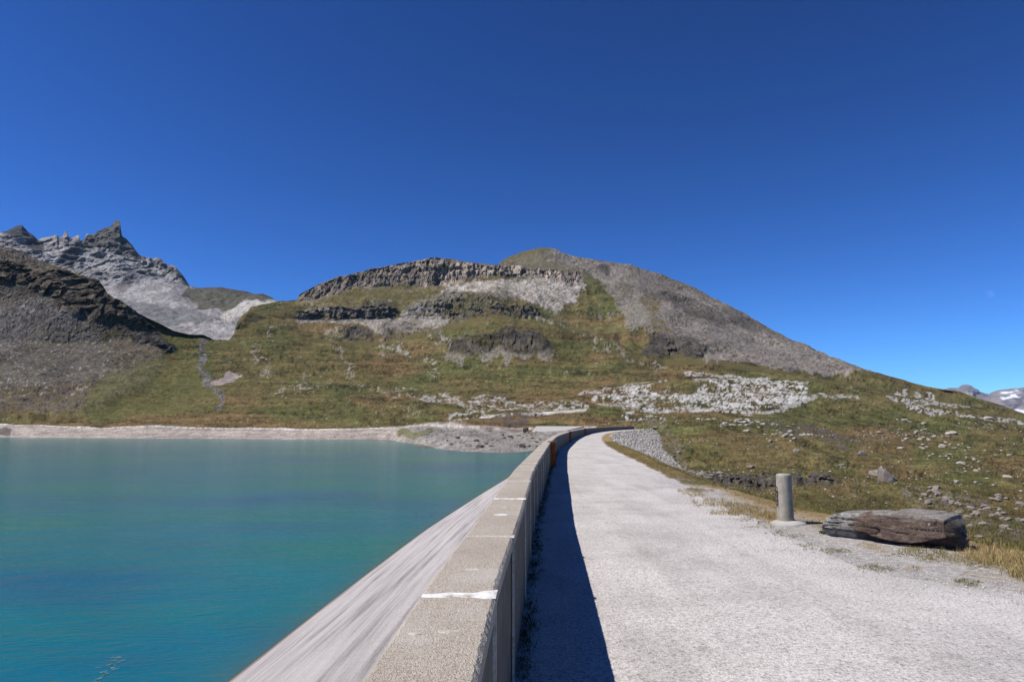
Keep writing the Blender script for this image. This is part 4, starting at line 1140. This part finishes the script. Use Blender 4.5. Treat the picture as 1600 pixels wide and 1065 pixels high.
# the ones that stand out
scatter_rocks([(1384, 746, 34), (1370, 737, 24)], 'boulder', ['large grey angular boulder in the meadow above the left end of the stone bench', 'flat reddish slab leaning behind the large angular meadow boulder'], 'boulder', None, 'stone_grey', [1, 2])
scatter_rocks([(1315, 726, 13), (1346, 718, 16), (1244, 717, 17), (1172, 729, 14), (1276, 723, 11), (1204, 700, 13), (1212, 688, 16), (1130, 678, 15)], 'boulder',
  ['upright grey boulder left of the large angular boulder in the meadow', 'brownish slab above and left of the large angular meadow boulder', 'grey rounded boulder in the rusty grass above the concrete post', 'small grey boulder left of the concrete post above the dark ledge', 'squat grey boulder halfway between the post and the angular boulder',
   'pale low boulder in the middle of the stony band across the meadow', 'long pale stone at the top of the stony band across the meadow', 'flat whitish boulder near the far end of the road'], 'boulder', None, 'stone_grey', [0, 3, 4, 6])
scatter_rocks([(1023, 662, 18), (1444, 664, 10), (1545, 660, 24), (1487, 686, 24), (1421, 660, 9), (1507, 684, 8), (1578, 720, 12), (1574, 745, 16)], 'boulder',
  ['bright white boulder just beyond the far end of the road', 'small white stone left of the long pink slab on the right hill', 'broad pinkish slab on the right hill under the skyline', 'low pink grey slab in the green meadow on the right', 'white stone left of the small group on the right hill',
   'tiny white stone right of the low pink slab', 'pinkish boulder at the right edge of the photo', 'whitish flat stone below the stone field at the right'], 'boulder', None, 'stone_pale', [2, 5, 7, 4])
scatter_rocks([(945, 667, 5), (951, 666, 5), (968, 666.5, 5), (974, 667, 4)], 'stone', 'pale stone behind the far end of the parapet', 'stone', 'pale stones behind the far end of the parapet', 'stone_pale', [5, 6])

def cloud(n, fn): 
    r_ = []
    while len(r_) < n:
        p = fn()
        if p: r_.append(p)
    return r_
G = lambda a, b: random.gauss(a, b)
# stone field in the green hollow on the right
scatter_rocks(cloud(70, lambda: (lambda s: (1470 + 62 * s + G(0, 22), 712 + 36 * s + G(0, 11), abs(G(5.5, 2)) + 2.5))(random.uniform(-1, 1.2))), 'stone', 'pale stone among those scattered in the green hollow', 'stone', 'pale stones in the green hollow', 'stone_pale', [5, 6, 7, 8, 9])
# line of boulders right, behind the bench
scatter_rocks(cloud(34, lambda: (lambda s: (1440 + 130 * s, 768 + 26 * s + G(0, 5), abs(G(10, 4)) + 4))(random.random() ** 1.2)), 'stone', 'grey brown stone in the row above the stone bench', 'stone', 'stones in a row above the bench', 'stone_grey', [0, 1, 3, 8])
scatter_rocks(cloud(26, lambda: (G(1565, 32), G(805, 20), abs(G(9, 3)) + 4)), 'stone', 'grey stone in the loose heap beyond the bench', 'stone', 'stones in the heap at the right edge', 'stone_grey', [5, 6, 9])
# dark ledge behind the post
scatter_rocks(cloud(90, lambda: (random.uniform(1075, 1310), G(750, 3.2), abs(G(7, 3)) + 4)), 'ledge_rock', 'dark rock of the broken ledge behind the post', 'rock', 'rocks of the dark ledge', 'stone_dark', [0, 1, 2, 3, 4])
scatter_rocks(cloud(18, lambda: (random.uniform(1085, 1140), G(747, 5), abs(G(8, 3)) + 4)), 'stone', 'grey stone in the ledge near the rubble slope', 'stone', 'grey stones in the ledge', 'stone_grey', [5, 6])
# stony band across the middle of the meadow
scatter_rocks(cloud(70, lambda: (lambda s: (1090 + 190 * s + G(0, 10), 662 + 32 * s + G(0, 5), abs(G(5.5, 3)) + 2.5))(random.random())), 'stone', 'pale stone of the stony band across the meadow', 'stone', 'stones of the stony band', 'stone_pale', [5, 6, 7, 8, 9])
scatter_rocks(cloud(30, lambda: (lambda s: (1010 + 75 * s + G(0, 5), 668 + 72 * s + G(0, 6), abs(G(6, 3)) + 2.5))(random.random())), 'stone', 'grey stone between the rubble slope and meadow', 'stone', 'stones at the edge of the rubble slope', 'stone_grey', [5, 6, 7, 8, 9])
# dark rocks on the grey promontory at the lake
scatter_rocks([(715, 690, 10), (705, 696, 8), (748, 700, 17), (744, 693, 9), (768, 699, 10), (815, 700, 13), (826, 699, 9), (795, 688, 10), (800, 690, 6), (838, 695, 8), (851, 703, 10), (760, 697, 6), (832, 691, 7), (810, 685, 6), (785, 685, 7), (735, 697, 6)], 'shore_rock',
   'dark rock on the grey promontory by the lake', 'rock', 'dark rocks on the promontory', 'stone_dark', [0, 1, 2, 3])
scatter_rocks(cloud(40, lambda: (random.uniform(650, 850), random.uniform(676, 700), abs(G(3.5, 2)) + 2)), 'stone', 'grey stone lying on the promontory by the lake', 'stone', 'small stones on the promontory', 'stone_grey', [5, 6, 9])

def stuff_stones(name, pts, sizes, cols, mat, label=None, kindv='stuff', parent=None, jit=.5):
    VV = []; FF = []; CC = []; off_ = 0
    groups_ = rng.integers(0, len(SMALL), len(pts))
    for g in range(len(SMALL)):
        idx = np.where(groups_ == g)[0]
        if not len(idx): continue
        V, Fq = SMALL[g]
        a = rng.uniform(0, 6.28, len(idx)); ca_, sa_ = np.cos(a), np.sin(a)
        tl = rng.uniform(-.5, .5, len(idx)); sc = sizes[idx]
        X_ = V[None, :, 0] * ca_[:, None] - V[None, :, 1] * sa_[:, None]; Y_ = V[None, :, 0] * sa_[:, None] + V[None, :, 1] * ca_[:, None]
        Z_ = V[None, :, 2] + X_ * tl[:, None]
        W = np.stack([X_, Y_, Z_], -1) * sc[:, None, None] * np.array([1, 1, 1]) + pts[idx][:, None, :]
        VV.append(W.reshape(-1, 3)); n = len(V)
        FF.append((Fq[None] + (np.arange(len(idx)) * n)[:, None, None] + off_).reshape(-1, 3)); off_ += len(idx) * n
        CC.append(np.repeat(cols[idx], n, 0))
    me = raw_mesh(name, np.concatenate(VV), np.concatenate(FF), np.concatenate(CC))
    return link(name, me, M[mat], parent, kind=kindv, label=label)
# far smaller stones in the grass, too many to count
n = 1500; pts = []; sz = []
while len(pts) < n:
    px = random.uniform(960, 1640); py = 662 + 150 * random.random() ** 1.3
    if vnoise(np.array([px / 60]), np.array([py / 14]), s=66)[0] < random.uniform(-.5, .7): continue
    g = ground(px, py); w = 1.2 + abs(G(0, 1.3))
    pts.append(g); sz.append(w / F * g[1] / 1.5)
tone = rng.uniform(.5, 1.25, n)[:, None]
stuff_stones('scattered_stones', np.array(pts), np.array(sz), np.array([.29, .265, .235]) * tone, 'rubble', 'small pale stones strewn through the meadow grass')
# rubble slope
n = 13000; yb_ = 56 + 166 * rng.random(n) ** 1.15; q = rng.random(n)
sw = np.interp(yb_, [0, 30, 60, 222], [16, 14, 13, 13])
xb = verge_x(yb_) + .15 + sw * q
zb_ = np.array([crest_z(y) for y in yb_]) + .02 - sw * q * .55
szb = (.08 + .17 * rng.random(n) ** 2) * (1 + yb_ * .003)
pp = np.stack([xb, yb_, zb_], -1)
mk = (yb_ > 56) & ((yb_ > 62) | (q < (yb_ - 50) / 12))
tone = rng.choice([.45, .8, 1.0, 1.15, 1.35], n, p=[.12, .2, .3, .25, .13])[:, None]
stuff_stones('rubble_slope', pp[mk], szb[mk], (np.array([.35, .325, .295]) * tone)[mk], 'rubble', 'slope of pale broken stones below the far road edge')
# loose gravel on the road edge and around the bench
n = 14000; yg = 2 + 24 * rng.random(n) ** 1.2; qg = rng.normal(.3, .6, n)
xg = road_x(yg) + qg
tone = rng.uniform(.5, 1.3, n)[:, None]
stuff_stones('gravel', np.stack([xg, yg, .012 + .012 * np.sin(np.clip((xg - wall_x(yg)) / (road_x(yg) + .12 - wall_x(yg)), 0, 1) * 3.1)], -1), rng.uniform(.003, .010, n), np.array([.50, .48, .47]) * tone, 'rubble', 'loose pale gravel along the road edge')

# ================================================================== grass
def blades(name, base, h, wd, cols, lean=.5, nseg=1, kindv='stuff', label=None):
    n = len(base); a = rng.uniform(0, 6.28, n); ln_ = rng.normal(0, lean, (n, 2)) * h[:, None]
    dx = np.cos(a) * wd; dy = np.sin(a) * wd
    A = base + np.stack([dx, dy, -h * .05], -1); B = base + np.stack([-dx, -dy, -h * .05], -1)
    m0 = base + np.stack([ln_[:, 0] * .35, ln_[:, 1] * .35, h * .6], -1)
    Ct = base + np.stack([ln_[:, 0], ln_[:, 1], h], -1)
    M1 = m0 + np.stack([dx, dy, 0 * dx], -1) * .7; M2 = m0 - np.stack([dx, dy, 0 * dx], -1) * .7
    V = np.stack([A, B, M2, M1, Ct], 1).reshape(-1, 3)
    i0 = np.arange(n)[:, None] * 5
    Fq = np.concatenate([i0 + [0, 1, 2], i0 + [0, 2, 3], i0 + [3, 2, 4]], 0)
    me = raw_mesh(name, V, Fq, np.repeat(cols, 5, 0))
    return link(name, me, M['blade'], kind=kindv, label=label)
t = NT('grass_blade', 0.85, 0.1); t.color(t.attr().outputs['Color']); M['blade'] = t.m
def tufts(cent, per, spread, hh, ww, c1_, c2_, name, label, lean=.5):
    n = len(cent) * per
    b = np.repeat(cent, per, 0); b[:, :2] += rng.normal(0, 1, (n, 2)) * np.repeat(spread, per)[:, None]
    h = np.repeat(hh, per) * rng.uniform(.5, 1.2, n)
    k = (np.repeat(rng.random(len(cent)), per) * .7 + rng.random(n) * .3)[:, None]
    return blades(name, b, h, np.full(n, ww) * rng.uniform(.6, 1.3, n), np.asarray(c1_) * (1 - k) + np.asarray(c2_) * k, lean, label=label)
def vz(x, y): return np.array([crest_z(v) for v in y]) + .0
# verge grass
n = 5200; yv = 6.5 + 60 * rng.random(n) ** 1.7; qv = rng.random(n)
xv = road_x(yv) + .02 + (verge_x(yv) + .25 - road_x(yv) - .02) * qv
nz = fbm(xv * 1.3, yv * 1.3, oct=3, s=901)
keep = (qv > .55) | (nz > .05) | (yv > 22)
keep &= ~((yv < 12.4) & (qv < .35) & (nz < .35))
xv, yv = xv[keep], yv[keep]
cent = np.stack([xv, yv, vz(xv, yv)], -1)
hg = rng.uniform(.03, .085, len(xv)) * (1 + .4 * sstep(10, 40, yv))
tufts(cent, 16, np.full(len(xv), .045) * (1 + yv * .02), hg, .0028, (.36, .26, .12), (.13, .125, .045), 'dry_grass', 'dry straw coloured grass along the road edge')
# top of slope behind post and bench
n = 3600; yv = 4 + 26 * rng.random(n); ov = abs(rng.normal(0, 1.5, n)); xv = verge_x(yv) + ov
cent = np.stack([xv, yv, .03 - ov * .55], -1)
tufts(cent, 14, np.full(n, .06), rng.uniform(.05, .13, n), .004, (.20, .17, .06), (.07, .085, .025), 'slope_grass', 'green and straw grass at the top of the valley side slope')
# small green patches in the gravel
spots = [(1375, 888, 26), (1360, 884, 14), (1500, 908, 18), (1518, 912, 16), (1360, 828, 10), (1260, 852, 16), (1290, 858, 24), (1310, 862, 20), (1410, 866, 22), (1450, 870, 28), (1500, 874, 40), (1470, 862, 30), (1540, 880, 40), (1580, 888, 36), (1590, 870, 30), (1440, 858, 24), (1240, 838, 20), (1215, 832, 18), (1180, 822, 22), (1160, 812, 20), (1135, 800, 20), (1100, 790, 14), (1080, 776, 12)]
pts = []
for px, py, w in spots:
    for _ in range(int(w * 1.2)):
        p = on_plane(px + G(0, w * .55), py + G(0, max(1.3, w * .10)), .012)
        pts.append(p)
pts = np.array(pts)
tufts(pts, 9, np.full(len(pts), .018), rng.uniform(.012, .035, len(pts)), .0022, (.22, .19, .08), (.10, .115, .03), 'gravel_grass', 'short green tufts growing through the gravel', .7)
# taller straw clumps
cl = []
for px, py, w, k_ in [(1592, 872, 14, 60), (1570, 878, 22, 50), (1160, 800, 22, 60), (1195, 806, 14, 50), (1125, 786, 20, 40), (1090, 770, 20, 30), (1212, 812, 6, 30), (1530, 868, 16, 40), (1600, 895, 16, 30)]:
    for _ in range(k_):
        cl.append(on_plane(px + G(0, w), py + G(0, 3.5), .01))
cl = np.array(cl)
tufts(cl, 16, np.full(len(cl), .035), rng.uniform(.035, .11, len(cl)), .0032, (.42, .31, .15), (.24, .19, .075), 'straw_grass', 'taller dry straw coloured grass clumps beside the road', .45)
# leafy weeds under the bench
n = 90; s_ = rng.random(n)
bw = BA[None] + (BB - BA)[None] * s_[:, None] - back[None] * rng.uniform(-.02, .10, n)[:, None]; bw[:, 2] = 0
tufts(bw, 22, np.full(n, .03), rng.uniform(.03, .09, n), .007, (.05, .085, .02), (.10, .14, .035), 'bench_weeds', 'green weeds growing along the foot of the stone bench', .8)
# dark moss and grass at the foot of the parapet
n = 900; yv = 3 + 40 * rng.random(n) ** 1.4; xv = wall_x(yv) + abs(rng.normal(0, .06, n)) + .01
tufts(np.stack([xv, yv, 0 * xv], -1), 12, np.full(n, .03), rng.uniform(.01, .05, n), .003, (.06, .065, .02), (.11, .10, .04), 'wall_grass', 'short grass along the shaded foot of the parapet', .5)
# meadow tussocks on the near part of the valley floor
pts = []; cs = []
while len(pts) < 15000:
    px = random.uniform(1000, 1640); py = 690 + 190 * random.random() ** .8
    g = ground(px, py)
    if g[1] > 190: continue
    pts.append(g)
pts = np.array(pts)
kn = fbm(pts[:, 0] / 9, pts[:, 1] / 9, oct=4, s=955)
big_ = tufts(pts, 6, np.full(len(pts), .18) + pts[:, 1] * .001, rng.uniform(.08, .24, len(pts)), .016, (.17, .135, .05), (.06, .075, .022), 'meadow_grass', 'uneven alpine grass covering the valley floor', .7)

# ================================================================== moon
mm = bpy.data.materials.new('moonlight'); mm.use_nodes = True; nn = mm.node_tree.nodes; ll = mm.node_tree.links; nn.clear()
o_ = nn.new('ShaderNodeOutputMaterial'); ad = nn.new('ShaderNodeAddShader'); tr = nn.new('ShaderNodeBsdfTransparent'); df = nn.new('ShaderNodeBsdfDiffuse')
nz_ = nn.new('ShaderNodeTexNoise'); nz_.inputs['Scale'].default_value = 2.2; rp = nn.new('ShaderNodeValToRGB'); rp.color_ramp.elements[0].position = .4; rp.color_ramp.elements[0].color = (.010, .010, .012, 1); rp.color_ramp.elements[1].position = .6; rp.color_ramp.elements[1].color = (.032, .03, .032, 1)
tc = nn.new('ShaderNodeTexCoord'); ll.new(tc.outputs['Object'], nz_.inputs['Vector']); ll.new(nz_.outputs['Fac'], rp.inputs[0]); ll.new(rp.outputs[0], df.inputs['Color'])
ll.new(tr.outputs[0], ad.inputs[0]); ll.new(df.outputs[0], ad.inputs[1]); ll.new(ad.outputs[0], o_.inputs['Surface'])
V, Fq = ico(4); Rm = 30000 * 5.4 / F
mo = link('moon', raw_mesh('moon', V, Fq, smooth=True), mm, label='faint pale half moon in the blue sky above the right hill', cat='moon')
mo.location = unproj(1548.5, 459, 30000); mo.scale = (Rm, Rm, Rm)

# ================================================================== air
hz = bpy.data.materials.new('thin_air'); hz.use_nodes = True; nn = hz.node_tree.nodes; ll = hz.node_tree.links; nn.clear()
ho = nn.new('ShaderNodeOutputMaterial'); pv = nn.new('ShaderNodeVolumePrincipled')
pv.inputs['Color'].default_value = (.40, .65, 1.0, 1); pv.inputs['Density'].default_value = 1.6e-5; pv.inputs['Anisotropy'].default_value = 0.0
ll.new(pv.outputs[0], ho.inputs['Volume'])
lo = np.array([1e9] * 3); hi = -lo
for o in C.objects:
    if o.type == 'MESH' and o.name != 'moon':
        for c_ in o.bound_box:
            w_ = np.array(o.matrix_basis @ Vector(c_)) if o.parent is None else np.array(c_)
            lo = np.minimum(lo, w_); hi = np.maximum(hi, w_)
lo -= (60, 60, 1); hi += (60, 60, 6)
link('haze', bm_mesh('haze', lambda bm: box_bm(bm, lo[0], hi[0], lo[1], hi[1], lo[2], hi[2])), hz, kind='stuff', label='thin clear mountain air')
